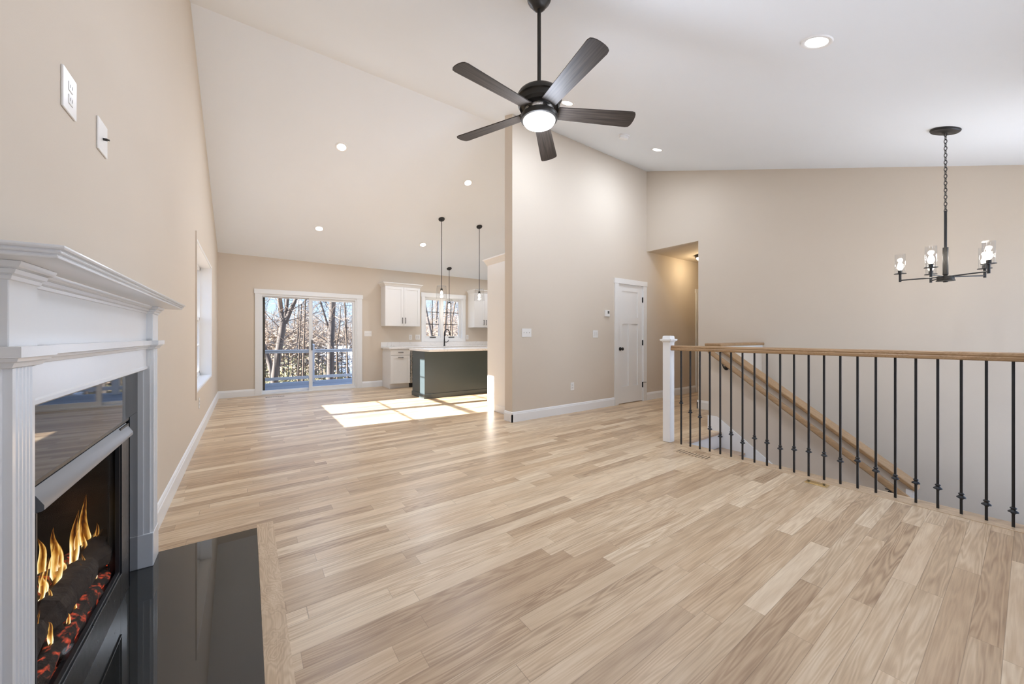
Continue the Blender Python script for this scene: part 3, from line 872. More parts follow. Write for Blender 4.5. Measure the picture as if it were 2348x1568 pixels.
def flame(base, tip, w, seed):
    """tongue: a lens-shaped solid whose core runs from base to tip"""
    rnd = random.Random(seed)
    b_, t_ = Vector(base), Vector(tip)
    n = 12
    vs, fs, uv = [], [], []
    ph = rnd.uniform(0, 6)
    for i in range(n + 1):
        t = i / n
        c_ = b_.lerp(t_, t) + Vector((0, math.sin(t * 6.5 + ph) * w * 0.55 * t, 0))
        r = w * (math.sin(PI * min(1, 0.18 + t * 0.82)) ** 0.8) * (1 - t * 0.45)
        if i == n: r = 0.0005
        for k, (dx, dy, u) in enumerate(((0, -1, 0.0), (0.35, -0.45, 0.6), (0.5, 0, 1.0), (0.35, 0.45, 0.6), (0, 1, 0.0), (-0.4, 0, 1.0))):
            vs.append((c_.x + dx * r * 0.7, c_.y + dy * r, c_.z)); uv.append((u, t))
    m_ = 6
    for i in range(n):
        for k in range(m_):
            fs.append((i * m_ + k, i * m_ + (k + 1) % m_, (i + 1) * m_ + (k + 1) % m_, (i + 1) * m_ + k))
    o = MB().add(vs, fs).build('flame', M_flame, gi)
    me = o.data
    uvl = me.uv_layers.new(name='uv')
    for lp in me.loops: uvl.data[lp.index].uv = uv[lp.vertex_index]
for i, (a, b_, w) in enumerate((((-0.55, 1.99, 0.262), (-0.55, 2.00, 0.485), 0.050), ((-0.55, 2.155, 0.262), (-0.55, 2.195, 0.455), 0.042),
        ((-0.54, 2.235, 0.235), (-0.54, 2.225, 0.385), 0.028), ((-0.53, 2.30, 0.225), (-0.53, 2.345, 0.32), 0.030), ((-0.51, 2.125, 0.185), (-0.52, 2.14, 0.315), 0.022),
        ((-0.55, 1.88, 0.285), (-0.55, 1.93, 0.40), 0.026), ((-0.53, 1.885, 0.24), (-0.53, 1.875, 0.335), 0.016), ((-0.49, 1.885, 0.165), (-0.49, 1.87, 0.235), 0.016),
        ((-0.57, 2.39, 0.12), (-0.59, 2.44, 0.44), 0.065), ((-0.52, 2.05, 0.20), (-0.51, 2.08, 0.30), 0.024), ((-0.58, 2.08, 0.26), (-0.58, 2.10, 0.40), 0.04),
        ((-0.56, 1.94, 0.27), (-0.56, 1.925, 0.37), 0.03), ((-0.56, 2.10, 0.26), (-0.56, 2.07, 0.36), 0.03), ((-0.54, 2.37, 0.22), (-0.54, 2.40, 0.33), 0.025), ((-0.50, 1.78, 0.19), (-0.50, 1.765, 0.27), 0.02), ((-0.50, 2.32, 0.165), (-0.50, 2.335, 0.235), 0.018), ((-0.57, 2.28, 0.25), (-0.57, 2.30, 0.37), 0.035), ((-0.60, 2.06, 0.28), (-0.60, 2.05, 0.44), 0.035), ((-0.50, 2.20, 0.17), (-0.50, 2.205, 0.25), 0.018), ((-0.52, 1.74, 0.21), (-0.52, 1.76, 0.31), 0.022), ((-0.57, 1.80, 0.30), (-0.57, 1.79, 0.40), 0.028), ((-0.50, 1.98, 0.17), (-0.50, 1.965, 0.24), 0.018))):
    flame(a, b_, w * 1.15, 20 + i)
fl = bpy.data.lights.new('fire_glow', 'POINT'); fl.energy = 0.12; fl.color = (1, 0.42, 0.14); fl.shadow_soft_size = 0.05
flo = bpy.data.objects.new('fire_glow', fl); COL.objects.link(flo); flo.location = (-0.62, 2.42, 0.40)

# ------------------------------------------------------------------ wall plates
def wall_plate(name, label, cat, c, face, w, h, kind, n=1, group=None):
    """c: centre; face: 'x+' plate on wall facing +X, 'y-' plate on wall facing -Y"""
    t = thing(name, c, label, cat, group)
    def bx(mb, u0, u1, d0, d1, z0, z1):
        if face == 'x+': mb.box(c[0] + d0, c[0] + d1, c[1] + u0, c[1] + u1, c[2] + z0, c[2] + z1)
        elif face == 'x-': mb.box(c[0] - d1, c[0] - d0, c[1] + u0, c[1] + u1, c[2] + z0, c[2] + z1)
        else: mb.box(c[0] + u0, c[0] + u1, c[1] - d1, c[1] - d0, c[2] + z0, c[2] + z1)
        return mb
    bx(MB(), -w / 2, w / 2, 0.0002, 0.006, -h / 2, h / 2).build('plate', M_plate, t, bevel=0.002)
    for i in range(n):
        u = (i - (n - 1) / 2) * 0.046
        if kind == 'toggle':
            bx(MB(), u - 0.006, u + 0.006, 0.005, 0.016, -0.004, 0.012).build('toggle', M_plate2, t, bevel=0.002)
        elif kind == 'rocker':
            bx(MB(), u - 0.016, u + 0.016, 0.005, 0.009, -0.034, 0.034).build('rocker', M_plate2, t, bevel=0.0015)
        elif kind == 'outlet':
            for dz in (-0.02, 0.02):
                r_ = bx(MB(), u - 0.016, u + 0.016, 0.005, 0.008, dz - 0.014, dz + 0.014).build('receptacle', M_plate2, t, bevel=0.002)
                mb = MB()
                bx(mb, u - 0.008, u - 0.006, 0.0078, 0.0083, dz - 0.004, dz + 0.006); bx(mb, u + 0.006, u + 0.008, 0.0078, 0.0083, dz - 0.004, dz + 0.006)
                mb.build('slots', M_darkslot, r_)
        elif kind == 'coax':
            rot = Matrix.Rotation(PI / 2, 3, 'Y')
            MB().lathe([(0.005, 0), (0.005, 0.012), (0.003, 0.012), (0.003, 0.018)], (c[0] + 0.005, c[1], c[2] - 0.004), 10, rot).build('coax_jack', M_bronze, t)
    return t
wall_plate('outlet_plate', 'white outlet plate on the left wall above the mantel, nearer of the two plates', 'electrical outlet', (XL, 1.702, 1.888), 'x+', 0.105, 0.122, 'outlet')
wall_plate('cable_plate', 'white cable jack plate with a dark centre pin, above the mantel', 'cable plate', (XL, 2.018, 1.892), 'x+', 0.108, 0.118, 'coax')
wall_plate('switch_plate', 'white triple light switch near the free end of the tall partition wall', 'light switch', (3.130, YP0, 1.20), 'y-', 0.165, 0.118, 'toggle', 3)
wall_plate('switch_plate', 'white double light switch below the thermostat', 'light switch', (4.517, YP0, 1.19), 'y-', 0.116, 0.118, 'rocker', 2)
wall_plate('outlet_plate', 'white outlet low on the partition wall left of the closet door', 'electrical outlet', (4.005, YP0, 0.395), 'y-', 0.072, 0.118, 'outlet')
wall_plate('switch_plate', 'white triple light switch right of the sliding glass door', 'light switch', (2.222, YB, 1.212), 'y-', 0.160, 0.118, 'toggle', 3)
wall_plate('outlet_plate', 'white single outlet above the kitchen counter left of the window', 'electrical outlet', (3.210, YB, 1.132), 'y-', 0.075, 0.122, 'outlet')
wall_plate('switch_plate', 'white double switch beside the left casing of the kitchen window', 'light switch', (3.392, YB, 1.132), 'y-', 0.118, 0.122, 'rocker', 2)
wall_plate('outlet_plate', 'white outlet right of the kitchen window above the counter', 'electrical outlet', (4.765, YB, 1.132), 'y-', 0.072, 0.122, 'outlet')
wall_plate('outlet_plate', 'white outlet low on the left wall under the side window', 'electrical outlet', (XL, 5.45, 0.40), 'x+', 0.072, 0.118, 'outlet')
th = thing('thermostat', (4.783, YP0, 1.526), 'white square thermostat with small dark screen on the partition wall', 'thermostat')
MB().box(4.73, 4.838, YP0 - 0.026, YP0 - 0.0002, 1.474, 1.578).build('housing', M_plate, th, bevel=0.004)
MB().box(4.783, 4.825, YP0 - 0.0275, YP0 - 0.025, 1.522, 1.566).build('screen', paint('thermostat_screen', (0.10, 0.10, 0.09), 0.2), th)

# ------------------------------------------------------------------ floor registers
wr = thing('wood_floor_register', (3.53, 1.92, 0.0), 'flush oak floor vent with dark slots beside the newel post', 'floor vent')
MB().box(3.475, 3.60, 1.745, 2.095, -0.01, 0.0012).build('oak_plate', M_strip, wr)
mb = MB()
for i in range(10):
    for j in range(5):
        mb.box(3.492 + j * 0.0195, 3.505 + j * 0.0195, 1.775 + i * 0.0315, 1.785 + i * 0.0315, 0.0008, 0.0017)
mb.build('slots', M_darkslot, wr)
bg = thing('brass_floor_plate', (3.618, 0.98, 0.0), 'small shiny brass cover plate on the oak floor beside the balusters', 'floor plate')
MB().box(3.580, 3.655, 0.905, 1.045, 0.0, 0.005).build('plate', M_brass, bg, bevel=0.002)
MB().box(3.592, 3.643, 0.917, 1.033, 0.0045, 0.0062).build('lid', M_brass, bg, bevel=0.001)
sv = thing('slot_floor_register', (0.43, 8.36, 0.0), 'narrow slotted floor vent in front of the sliding glass door', 'floor vent')
MB().box(0.26, 0.60, 8.33, 8.42, -0.01, 0.0012).build('oak_plate', M_floor, sv)
mb = MB()
for i in range(11): mb.box(0.28 + i * 0.028, 0.300 + i * 0.028, 8.345, 8.405, 0.0008, 0.0018)
mb.build('slots', M_darkslot, sv)

# ------------------------------------------------------------------ kitchen
def shaker(mb, x0, x1, z0, z1, y, th=0.02, w=0.06, rec=0.008):
    mb.box(x0, x0 + w, y, y + th, z0, z1); mb.box(x1 - w, x1, y, y + th, z0, z1)
    mb.box(x0 + w, x1 - w, y, y + th, z1 - w, z1); mb.box(x0 + w, x1 - w, y, y + th, z0, z0 + w)
    mb.box(x0 + w, x1 - w, y + rec, y + th, z0 + w, z1 - w)
    return mb
def pull(parent, x, y, z, vertical=True, L=0.11):
    mb = MB()
    if vertical:
        mb.box(x - 0.005, x + 0.005, y - 0.03, y - 0.02, z - L / 2, z + L / 2)
        mb.box(x - 0.005, x + 0.005, y - 0.022, y, z - L / 2, z - L / 2 + 0.01); mb.box(x - 0.005, x + 0.005, y - 0.022, y, z + L / 2 - 0.01, z + L / 2)
    else:
        mb.box(x - L / 2, x + L / 2, y - 0.03, y - 0.02, z - 0.005, z + 0.005)
        mb.box(x - L / 2, x - L / 2 + 0.01, y - 0.022, y, z - 0.005, z + 0.005); mb.box(x + L / 2 - 0.01, x + L / 2, y - 0.022, y, z - 0.005, z + 0.005)
    return mb.build('handle', M_black, parent, bevel=0.001)
def base_cab(x0, x1, label, ndoor=1, drawer=True):
    t = thing('base_cabinet', ((x0 + x1) / 2, 8.4, 0), label, 'cabinet')
    mb = MB()
    mb.box(x0, x1, 8.14, YB - 0.001, 0.105, 0.873); mb.box(x0 + 0.0, x1, 8.21, YB - 0.001, 0.0, 0.105)
    mb.build('carcass', M_cab, t)
    wd = (x1 - x0 - 0.006) / ndoor
    for i in range(ndoor):
        a, b_ = x0 + 0.004 + i * wd, x0 + (i + 1) * wd
        if drawer:
            d = MB(); d.box(a, b_, 8.12, 8.14, 0.735, 0.868)
            dr = d.build('drawer', M_cab, t, bevel=0.0015)
            pull(dr, (a + b_) / 2, 8.12, 0.80, False)
        dz1 = 0.728 if drawer else 0.868
        do = shaker(MB(), a, b_, 0.112, dz1, 8.12).build('door', M_cab, t, bevel=0.0015)
        pull(do, (a + b_) / 2, 8.12, dz1 - 0.045, False)
    return t
base_cab(2.545, 2.985, 'white base cabinet with drawer at the left end of the kitchen counter')
base_cab(3.60, 4.55, 'white sink base cabinet behind the island', 2, False)
base_cab(4.55, 5.85, 'white base cabinet at the right end of the counter', 3)
dw = thing('dishwasher', (3.29, 8.4, 0), 'dishwasher in the white base run, mostly hidden behind the island', 'dishwasher')
MB().box(2.99, 3.595, 8.15, YB - 0.01, 0.10, 0.87).build('body', M_nickel, dw, bevel=0.002)
MB().box(2.99, 3.595, 8.19, YB - 0.01, 0.0, 0.10).build('toe_panel', M_black, dw)
MB().box(3.02, 3.56, 8.125, 8.15, 0.12, 0.86).build('door', M_nickel, dw, bevel=0.003)
ct = thing('kitchen_countertop', (4.1, 8.4, 0.876), 'white quartz countertop along the kitchen window wall', 'countertop')
MB().box(2.505, XR - 0.002, 8.085, YB - 0.001, 0.8735, 0.913).build('slab', M_quartz, ct, bevel=0.003)
MB().box(2.505, XR - 0.002, YB - 0.018, YB - 0.001, 0.9135, 1.018).build('backsplash', M_quartz, ct, bevel=0.001)
fc = thing('kitchen_faucet', (4.005, 8.52, 0.913), 'matte black gooseneck faucet on the counter under the window', 'faucet')
MB().lathe([(0.026, 0.0), (0.026, 0.01), (0.019, 0.02), (0.017, 0.14), (0.013, 0.2)], (4.005, 8.52, 0.914), 16).build('body', M_black, fc, smooth=40)
pts = [(4.005, 8.52, 1.09), (4.005, 8.52, 1.22)]
for k in range(1, 10):
    a = PI * k / 9.5
    pts.append((4.005 + 0.052 - 0.052 * math.cos(a), 8.52 - (0.04 - 0.04 * math.cos(a)), 1.22 + 0.105 * math.sin(a)))
pts.append((4.112, 8.44, 1.175))
MB().tube(pts, [0.013] * (len(pts) - 2) + [0.016, 0.016], 10).build('spout', M_black, fc, smooth=50)
MB().tube([(4.005, 8.50, 1.015), (4.05, 8.49, 1.01), (4.085, 8.48, 1.03), (4.098, 8.478, 1.065)], [0.012, 0.011, 0.009, 0.006], 8).build('lever', M_black, fc, smooth=50)
def crown_box(mb, x0, x1, y0, y1, z0, z1, p=0.055):
    """cove crown on front (-Y) and both X sides"""
    pr = [(0.0, z0), (0.01, z0 + 0.008), (0.02, z0 + 0.03), (0.04, z1 - 0.022), (p, z1 - 0.014), (p, z1)]
    vs = []
    for d, z in pr: vs += [(x0 - d, y1, z), (x0 - d, y0 - d, z), (x1 + d, y0 - d, z), (x1 + d, y1, z)]
    fs = []
    for i in range(len(pr) - 1):
        for k in range(4): fs.append((i * 4 + k, i * 4 + (k + 1) % 4, (i + 1) * 4 + (k + 1) % 4, (i + 1) * 4 + k))
    fs += [(0, 1, 2, 3), tuple((len(pr) - 1) * 4 + k for k in range(4))]
    return mb.add(vs, fs)
def wall_cab(x0, x1, label, splits):
    t = thing('wall_cabinet', ((x0 + x1) / 2, 8.57, 1.385), label, 'cabinet')
    MB().box(x0, x1, 8.422, YB - 0.001, 1.388, 2.29).build('carcass', M_cab, t)
    xs = [x0] + splits + [x1]
    for i in range(len(xs) - 1):
        do = shaker(MB(), xs[i] + 0.002, xs[i + 1] - 0.002, 1.39, 2.285, 8.40).build('door', M_cab, t, bevel=0.0015)
        hx = xs[i + 1] - 0.035 if i % 2 == 0 else xs[i] + 0.035
        pull(do, hx, 8.40, 1.515, True, 0.13)
    crown_box(MB(), x0, x1, 8.40, YB - 0.001, 2.286, 2.365).build('crown', M_cab, t)
    return t
wall_cab(2.510, 3.325, 'white shaker wall cabinet left of the kitchen window', [2.935])
wall_cab(4.792, 5.43, 'white shaker wall cabinet right of the kitchen window', [5.111])
pc = thing('pantry_cabinet', (3.5, 4.62, 0), 'tall white pantry cabinet behind the end of the partition wall', 'cabinet')
MB().box(3.10, 3.95, YP1 + 0.002, 4.998, 0.0, 2.29).build('carcass', M_cab, pc, bevel=0.002)
for a, b_ in ((3.104, 3.523), (3.527, 3.946)):
    for z0, z1 in ((0.11, 1.30), (1.304, 2.285)):
        mb = MB(); w = 0.06
        mb.box(a, a + w, 5.0, 5.02, z0, z1); mb.box(b_ - w, b_, 5.0, 5.02, z0, z1); mb.box(a + w, b_ - w, 5.0, 5.02, z1 - w, z1); mb.box(a + w, b_ - w, 5.0, 5.02, z0, z0 + w)
        mb.box(a + w, b_ - w, 5.0, 5.012, z0 + w, z1 - w)
        do = mb.build('door', M_cab, pc)
        hx = b_ - 0.03 if a < 3.3 else a + 0.03
        MB().box(hx - 0.005, hx + 0.005, 5.02, 5.05, (1.20 if z0 < 1 else 1.42) - 0.07, (1.20 if z0 < 1 else 1.42) + 0.07).build('handle', M_black, do)
MB().box(3.088, 3.10, YP1 + 0.002, 4.758, 0.0, 0.105).build('base_trim', M_white, pc, bevel=0.002)
pr = [(0.0, 2.268), (0.01, 2.276), (0.02, 2.30), (0.04, 2.34), (0.055, 2.348), (0.055, 2.365)]
vs = []
for d, z in pr: vs += [(3.10 - d, YP1 + 0.002, z), (3.10 - d, 5.02 + d, z), (3.95, 5.02 + d, z), (3.95, YP1 + 0.002, z)]
fs = [(0, 1, 2, 3), tuple((len(pr) - 1) * 4 + k for k in range(4))]
for i in range(len(pr) - 1):
    for k in range(4): fs.append((i * 4 + k, i * 4 + (k + 1) % 4, (i + 1) * 4 + (k + 1) % 4, (i + 1) * 4 + k))
MB().add(vs, fs).build('crown', M_cab, pc)
# island
isl = thing('kitchen_island', (3.7, 6.8, 0), 'dark green-grey kitchen island with a white quartz top', 'kitchen island')
MB().box(2.648, 4.76, 6.475, 7.09, 0.0, 0.876).build('body', M_island, isl, bevel=0.002)
mb = MB()
mb.prism([(0, 0), (0, 0)], 'x', 0, 0) if False else None
for (a, b_, c_, d_) in ((2.632, 4.776, 6.459, 6.475), (2.632, 2.648, 6.475, 7.09), (4.76, 4.776, 6.475, 7.09)):
    mb.box(a, b_, c_, d_, 0.0, 0.088)
mb.build('base_moulding', M_island, isl, bevel=0.004)
MB().box(2.61, 4.80, 6.165, 7.165, 0.877, 0.916).build('countertop', M_quartz, isl, bevel=0.003)

# ------------------------------------------------------------------ recessed ceiling lights
def slope_rot(front):
    n_ = Vector((0, 0.347, -1)).normalized() if front else Vector((0, -0.41, -1)).normalized()
    return n_, n_.to_track_quat('-Z', 'Y').to_matrix()
def can(x, y, label, front, watts=CAN_W, grp=None):
    z = zf(y) if front else zb(y)
    nrm, R = slope_rot(front)
    c_ = (x, y, z)
    t = thing('recessed_light', c_, label, 'recessed light', grp)
    MB().lathe([(0.060, 0.002), (0.060, -0.003), (0.066, -0.007), (0.082, -0.006), (0.086, 0.0)], c_, 40, R, cap=False).build('trim_ring', M_white, t, smooth=40)
    MB().lathe([(0.0, -0.003), (0.062, -0.003), (0.062, 0.001), (0.0, 0.001)], c_, 40, R, cap=False).build('lens', M_lens, t)
    d = bpy.data.lights.new('lamp', 'AREA'); d.shape = 'DISK'; d.size = 0.13; d.energy = watts; d.color = (0.83, 0.935, 1.10)
    o = bpy.data.objects.new('lamp', d); COL.objects.link(o); o.parent = t
    o.location = tuple(nrm * 0.012); o.rotation_euler = R.to_euler()
    return t
can(2.913, 0.785, 'large-looking recessed light nearest the camera at the upper right of the ceiling', True)
can(2.94, 3.045, 'recessed light just right of the ceiling fan light, above the partition wall', True)
can(4.732, 3.086, 'recessed light above the hall opening, beside the smoke detector', True)
can(1.112, 5.817, 'recessed light on the kitchen slope, nearest the ridge on the left', False)
can(3.201, 5.838, 'recessed light on the kitchen slope, nearest the ridge and partition end', False)
can(1.082, 7.654, 'recessed light closest to the sliding glass door', False)
can(3.101, 7.668, 'recessed light above the left kitchen wall cabinet, left of the pendants', False)
can(5.2, 5.838, 'added unseen recessed light above the far end of the island, hidden by the partition', False)  # unseen lamp added to brighten the island
can(5.2, 7.668, 'added unseen recessed light over the right kitchen corner, hidden by the partition', False)  # extra lamp out of view, added to light the back wall

# smoke detector
nrm, R = slope_rot(True)
sd = thing('smoke_detector', (4.07, 3.14, zf(3.14)), 'round white smoke detector on the sloped ceiling above the partition wall', 'smoke detector')
MB().lathe([(0, 0), (0.072, 0), (0.072, -0.012), (0.066, -0.014)], (4.07, 3.14, zf(3.14)), 32, R).build('mounting_plate', M_white, sd, smooth=40)
MB().lathe([(0.055, -0.010), (0.060, -0.02), (0.058, -0.042), (0.045, -0.05), (0, -0.052)], (4.07, 3.14, zf(3.14)), 32, R).build('cover', M_white, sd, smooth=40)

# ------------------------------------------------------------------ ceiling fan
fcx, fcy = 1.565, 1.886
fan = thing('ceiling_fan', (fcx, fcy, 2.6), 'five-blade dark ceiling fan with lit globe hanging from the sloped ceiling', 'ceiling fan')
zc = zf(fcy)
C0 = (fcx, fcy, 0)
MB().lathe([(0.0, zc + 0.02), (0.078, zc + 0.02), (0.078, zc - 0.015), (0.070, zc - 0.03), (0.052, zc - 0.05), (0.046, zc - 0.062), (0.030, zc - 0.078), (0.018, zc - 0.08)], C0, 32).build('canopy', M_bronze, fan, smooth=40)
MB().lathe([(0.0125, 2.755), (0.0125, zc - 0.07)], C0, 16).build('downrod', M_bronze, fan, smooth=40)
mt = MB().lathe([(0.02, 2.766), (0.055, 2.764), (0.110, 2.757), (0.138, 2.742), (0.149, 2.722), (0.150, 2.706), (0.141, 2.703), (0.138, 2.699), (0.137, 2.668), (0.133, 2.664), (0.128, 2.650), (0.10, 2.640), (0, 2.640)], C0, 48).build('motor_housing', M_bronze, fan, smooth=35)
MB().lathe([(0.0, 2.642), (0.098, 2.642), (0.098, 2.600), (0.0, 2.600)], C0, 40).build('nickel_collar', M_nickel, fan, smooth=35)
lk = MB().lathe([(0.09, 2.612), (0.114, 2.608), (0.123, 2.598), (0.124, 2.584), (0.118, 2.572), (0.110, 2.568), (0.102, 2.572)], C0, 48).build('light_kit_ring', M_bronze, fan, smooth=35)
MB().lathe([(0.106, 2.574), (0.105, 2.563), (0.096, 2.550), (0.075, 2.540), (0.04, 2.534), (0.0, 2.532)], C0, 48).build('globe', emis('fan_globe', (1.0, 0.96, 0.90), 3.0), fan, smooth=60)
for i in range(5):
    a = math.radians(-101.2 + 72 * i)
    Rz = Matrix.Rotation(a, 3, 'Z')
    Rp = Matrix.Rotation(math.radians(-12), 3, 'X')
    out = []
    NU = 14
    r0, r1 = 0.125, 0.650
    prof = []
    for k in range(NU + 1):
        t = k / NU
        prof.append((r0 + (r1 - 0.035 - r0) * t, 0.050 + 0.016 * t))
    # rounded, slightly skewed tip
    tip = []
    for k in range(9):
        an = PI / 2 - PI * k / 8
        tip.append((r1 - 0.035 + 0.035 * math.cos(an) ** 0.6 if abs(math.cos(an)) > 1e-6 else r1 - 0.035, 0.066 * math.sin(an)))
    poly = [(x, w) for x, w in prof] + tip[1:-1] + [(x, -w) for x, w in prof[::-1]]
    mb = MB()
    vs, uvs = [], []
    for zz in (0.0, 0.006):
        for x, w in poly:
            p = Vector((0, w, zz)); p = Rp @ p
            droop = -0.008 * (x - r0) / (r1 - r0)
            p = Rz @ Vector((x, p.y, p.z + droop))
            vs.append((fcx + p.x, fcy + p.y, 2.624 + p.z)); uvs.append((x, w))
    n_ = len(poly)
    fs = [tuple(range(n_))[::-1], tuple(range(n_, 2 * n_))] + [(k, (k + 1) % n_, n_ + (k + 1) % n_, n_ + k) for k in range(n_)]
    o = mb.add(vs, fs).build('blade', M_blade, fan)
    uvl = o.data.uv_layers.new(name='uv')
    for lp in o.data.loops: uvl.data[lp.index].uv = uvs[lp.vertex_index]
    mb = MB()
    vs = []
    for zz in (0.002, 0.012):
        for x, w in ((0.085, 0.03), (0.15, 0.018), (0.19, 0.028), (0.19, -0.028), (0.15, -0.018), (0.085, -0.03)):
            p = Rp @ Vector((0, w, zz)); p = Rz @ Vector((x, p.y, p.z + 0.004 + (0.014 if x < 0.1 else 0)))
            vs.append((fcx + p.x, fcy + p.y, 2.624 + p.z))
    mb.add(vs, [tuple(range(6))[::-1], tuple(range(6, 12))] + [(k, (k + 1) % 6, 6 + (k + 1) % 6, 6 + k) for k in range(6)])
    mb.build('blade_bracket', M_bronze, o)
d = bpy.data.lights.new('fan_lamp', 'POINT'); d.energy = 22; d.color = (0.84, 0.93, 1.10); d.shadow_soft_size = 0.1
o = bpy.data.objects.new('fan_lamp', d); COL.objects.link(o); o.location = (fcx, fcy, 2.42)

# ------------------------------------------------------------------ pendants
def bulb_prof(s=1.0):
    return [(0.0, 0.0), (0.012 * s, -0.006 * s), (0.016 * s, -0.02 * s), (0.028 * s, -0.045 * s), (0.030 * s, -0.06 * s), (0.024 * s, -0.078 * s), (0.012 * s, -0.088 * s), (0.0, -0.09 * s)]
def pendant(x, y, label, zs=2.155):
    z = zb(y)
    t = thing('pendant_light', (x, y, z), label, 'pendant light')
    nrm, R = slope_rot(False)
    MB().lathe([(0, 0.004), (0.062, 0.004), (0.062, -0.012), (0.055, -0.022), (0.02, -0.026), (0.012, -0.04), (0.006, -0.045)], (x, y, z), 28, R).build('canopy', M_black, t, smooth=40)
    MB().lathe([(0.0065, zs - 0.06), (0.0065, z - 0.02)], (x, y, 0), 10).build('stem', M_black, t, smooth=40)
    MB().lathe([(0.0, zs - 0.045), (0.018, zs - 0.05), (0.024, zs - 0.062), (0.024, zs - 0.092), (0.0, zs - 0.094)], (x, y, 0), 18).build('socket', M_bronze, t, smooth=40)
    MB().lathe(bulb_prof(0.9), (x, y, zs - 0.09), 18).build('bulb', M_bulb, t, smooth=60)
    MB().lathe([(0.030, zs + 0.004), (0.085, zs + 0.001), (0.093, zs - 0.006), (0.098, zs - 0.08), (0.108, zs - 0.25), (0.105, zs - 0.25), (0.095, zs - 0.08), (0.089, zs - 0.004), (0.030, zs + 0.001)], (x, y, 0), 36, cap=False).build('glass_shade', M_shade, t, smooth=40)
    d = bpy.data.lights.new('lamp', 'POINT'); d.energy = 4; d.color = (1, 0.88, 0.72); d.shadow_soft_size = 0.03
    o = bpy.data.objects.new('lamp', d); COL.objects.link(o); o.parent = t; o.location = (0, 0, zs - 0.20 - z)
pendant(3.145, 6.82, 'left black pendant light with clear glass shade over the island')
pendant(4.012, 6.82, 'right black pendant light with clear glass shade over the island, beside the pantry')
pendant(4.078, 8.40, 'short black pendant light with clear glass shade in front of the kitchen window', 2.06)

# ------------------------------------------------------------------ chandelier
ccx, ccy = 4.745, 0.419
chd = thing('chandelier', (ccx, ccy, 1.63), 'black five-arm chandelier with clear glass cylinders hanging on a chain over the stairwell', 'chandelier')
zc = zf(ccy); nrm, R = slope_rot(True)
MB().lathe([(0, 0.005), (0.092, 0.005), (0.092, -0.010), (0.085, -0.018), (0.02, -0.020), (0.01, -0.028)], (ccx, ccy, zc), 36, R).build('canopy', M_black, chd, smooth=40)
mb = MB()
z = zc - 0.02; k = 0
while z > 2.20:
    L, wd = 0.036, 0.0085
    pts = []
    for j in range(12):
        a = 2 * PI * j / 12
        dx = wd * math.cos(a); dz = L * 0.5 * math.sin(a)
        an = 0.5 if k % 2 else 0.5 + PI / 2
        pts.append((ccx + dx * math.cos(an), ccy + dx * math.sin(an), z - L / 2 + dz))
    mb.tube(pts, 0.0026, 5, True)
    z -= 0.029; k += 1
mb.build('chain', M_black, chd, smooth=60)
MB().lathe([(0.0085, 1.88), (0.0085, 2.185), (0.004, 2.20)], (ccx, ccy, 0), 14).build('rod', M_black, chd, smooth=40)
MB().lathe([(0.0, 1.892), (0.0165, 1.892), (0.0165, 1.86), (0.0165, 1.665), (0.012, 1.66), (0.012, 1.65)], (ccx, ccy, 0), 20).build('sleeve', M_bronze, chd, smooth=40)
MB().lathe([(0.0, 1.652), (0.050, 1.652), (0.050, 1.622), (0.055, 1.618), (0.055, 1.612), (0.014, 1.610), (0.014, 1.602), (0, 1.602)], (ccx, ccy, 0), 32).build('hub', M_bronze, chd, smooth=40)
th_ = 0.6197
for i in range(5):
    a = math.radians(59.6 + 72 * i)           # measured in the camera's ground frame
    dx, dz = 0.262 * math.cos(a), 0.262 * math.sin(a)
    wx = dx * math.cos(th_) + dz * math.sin(th_); wy = -dx * math.sin(th_) + dz * math.cos(th_)
    ex, ey = ccx + wx, ccy + wy
    ux, uy = wx / 0.262, wy / 0.262
    arm = MB().tube([(ccx + ux * 0.03, ccy + uy * 0.03, 1.648), (ex, ey, 1.648)], 0.0055, 8).build('arm', M_black, chd, smooth=40)
    MB().lathe([(0.0, 1.632), (0.0085, 1.632), (0.0085, 1.70), (0.012, 1.704), (0.040, 1.704), (0.040, 1.708), (0.014, 1.71), (0.014, 1.735), (0, 1.736)], (ex, ey, 0), 20).build('candle_cup', M_black, arm, smooth=35)
    MB().lathe([(0.0, 1.735), (0.008, 1.737), (0.019, 1.755), (0.021, 1.772), (0.013, 1.797), (0.005, 1.812), (0.0, 1.816)], (ex, ey, 0), 16).build('bulb', M_bulb, arm, smooth=60)
    MB().lathe([(0.034, 1.709), (0.034, 1.878), (0.0315, 1.878), (0.0315, 1.709)], (ex, ey, 0), 28, cap=False).build('glass_cylinder', M_shade, arm, smooth=40)
    d = bpy.data.lights.new('lamp', 'POINT'); d.energy = 2.0; d.color = (1, 0.93, 0.85); d.shadow_soft_size = 0.022
    o = bpy.data.objects.new('lamp', d); COL.objects.link(o); o.parent = chd; o.location = (wx, wy, 1.835 - 1.63)

# hall dome light
hd = thing('hall_ceiling_light', (6.98, 3.57, HZ), 'flush dome ceiling light with dark pan in the hallway', 'ceiling light')
MB().lathe([(0, HZ), (0.165, HZ), (0.165, HZ - 0.02), (0.15, HZ - 0.045), (0.135, HZ - 0.05)], (6.98, 3.57, 0), 36).build('pan', M_bronze, hd, smooth=40)
MB().lathe([(0.138, HZ - 0.048), (0.128, HZ - 0.075), (0.09, HZ - 0.105), (0.04, HZ - 0.118), (0, HZ - 0.12)], (6.98, 3.57, 0), 36).build('glass_dome', emis('dome_glow', (1, 0.88, 0.68), 5.0), hd, smooth=60)
d = bpy.data.lights.new('hall_lamp', 'POINT'); d.energy = 9; d.color = (1, 0.80, 0.52); d.shadow_soft_size = 0.08
o = bpy.data.objects.new('hall_lamp', d); COL.objects.link(o); o.location = (6.98, 3.57, HZ - 0.20)

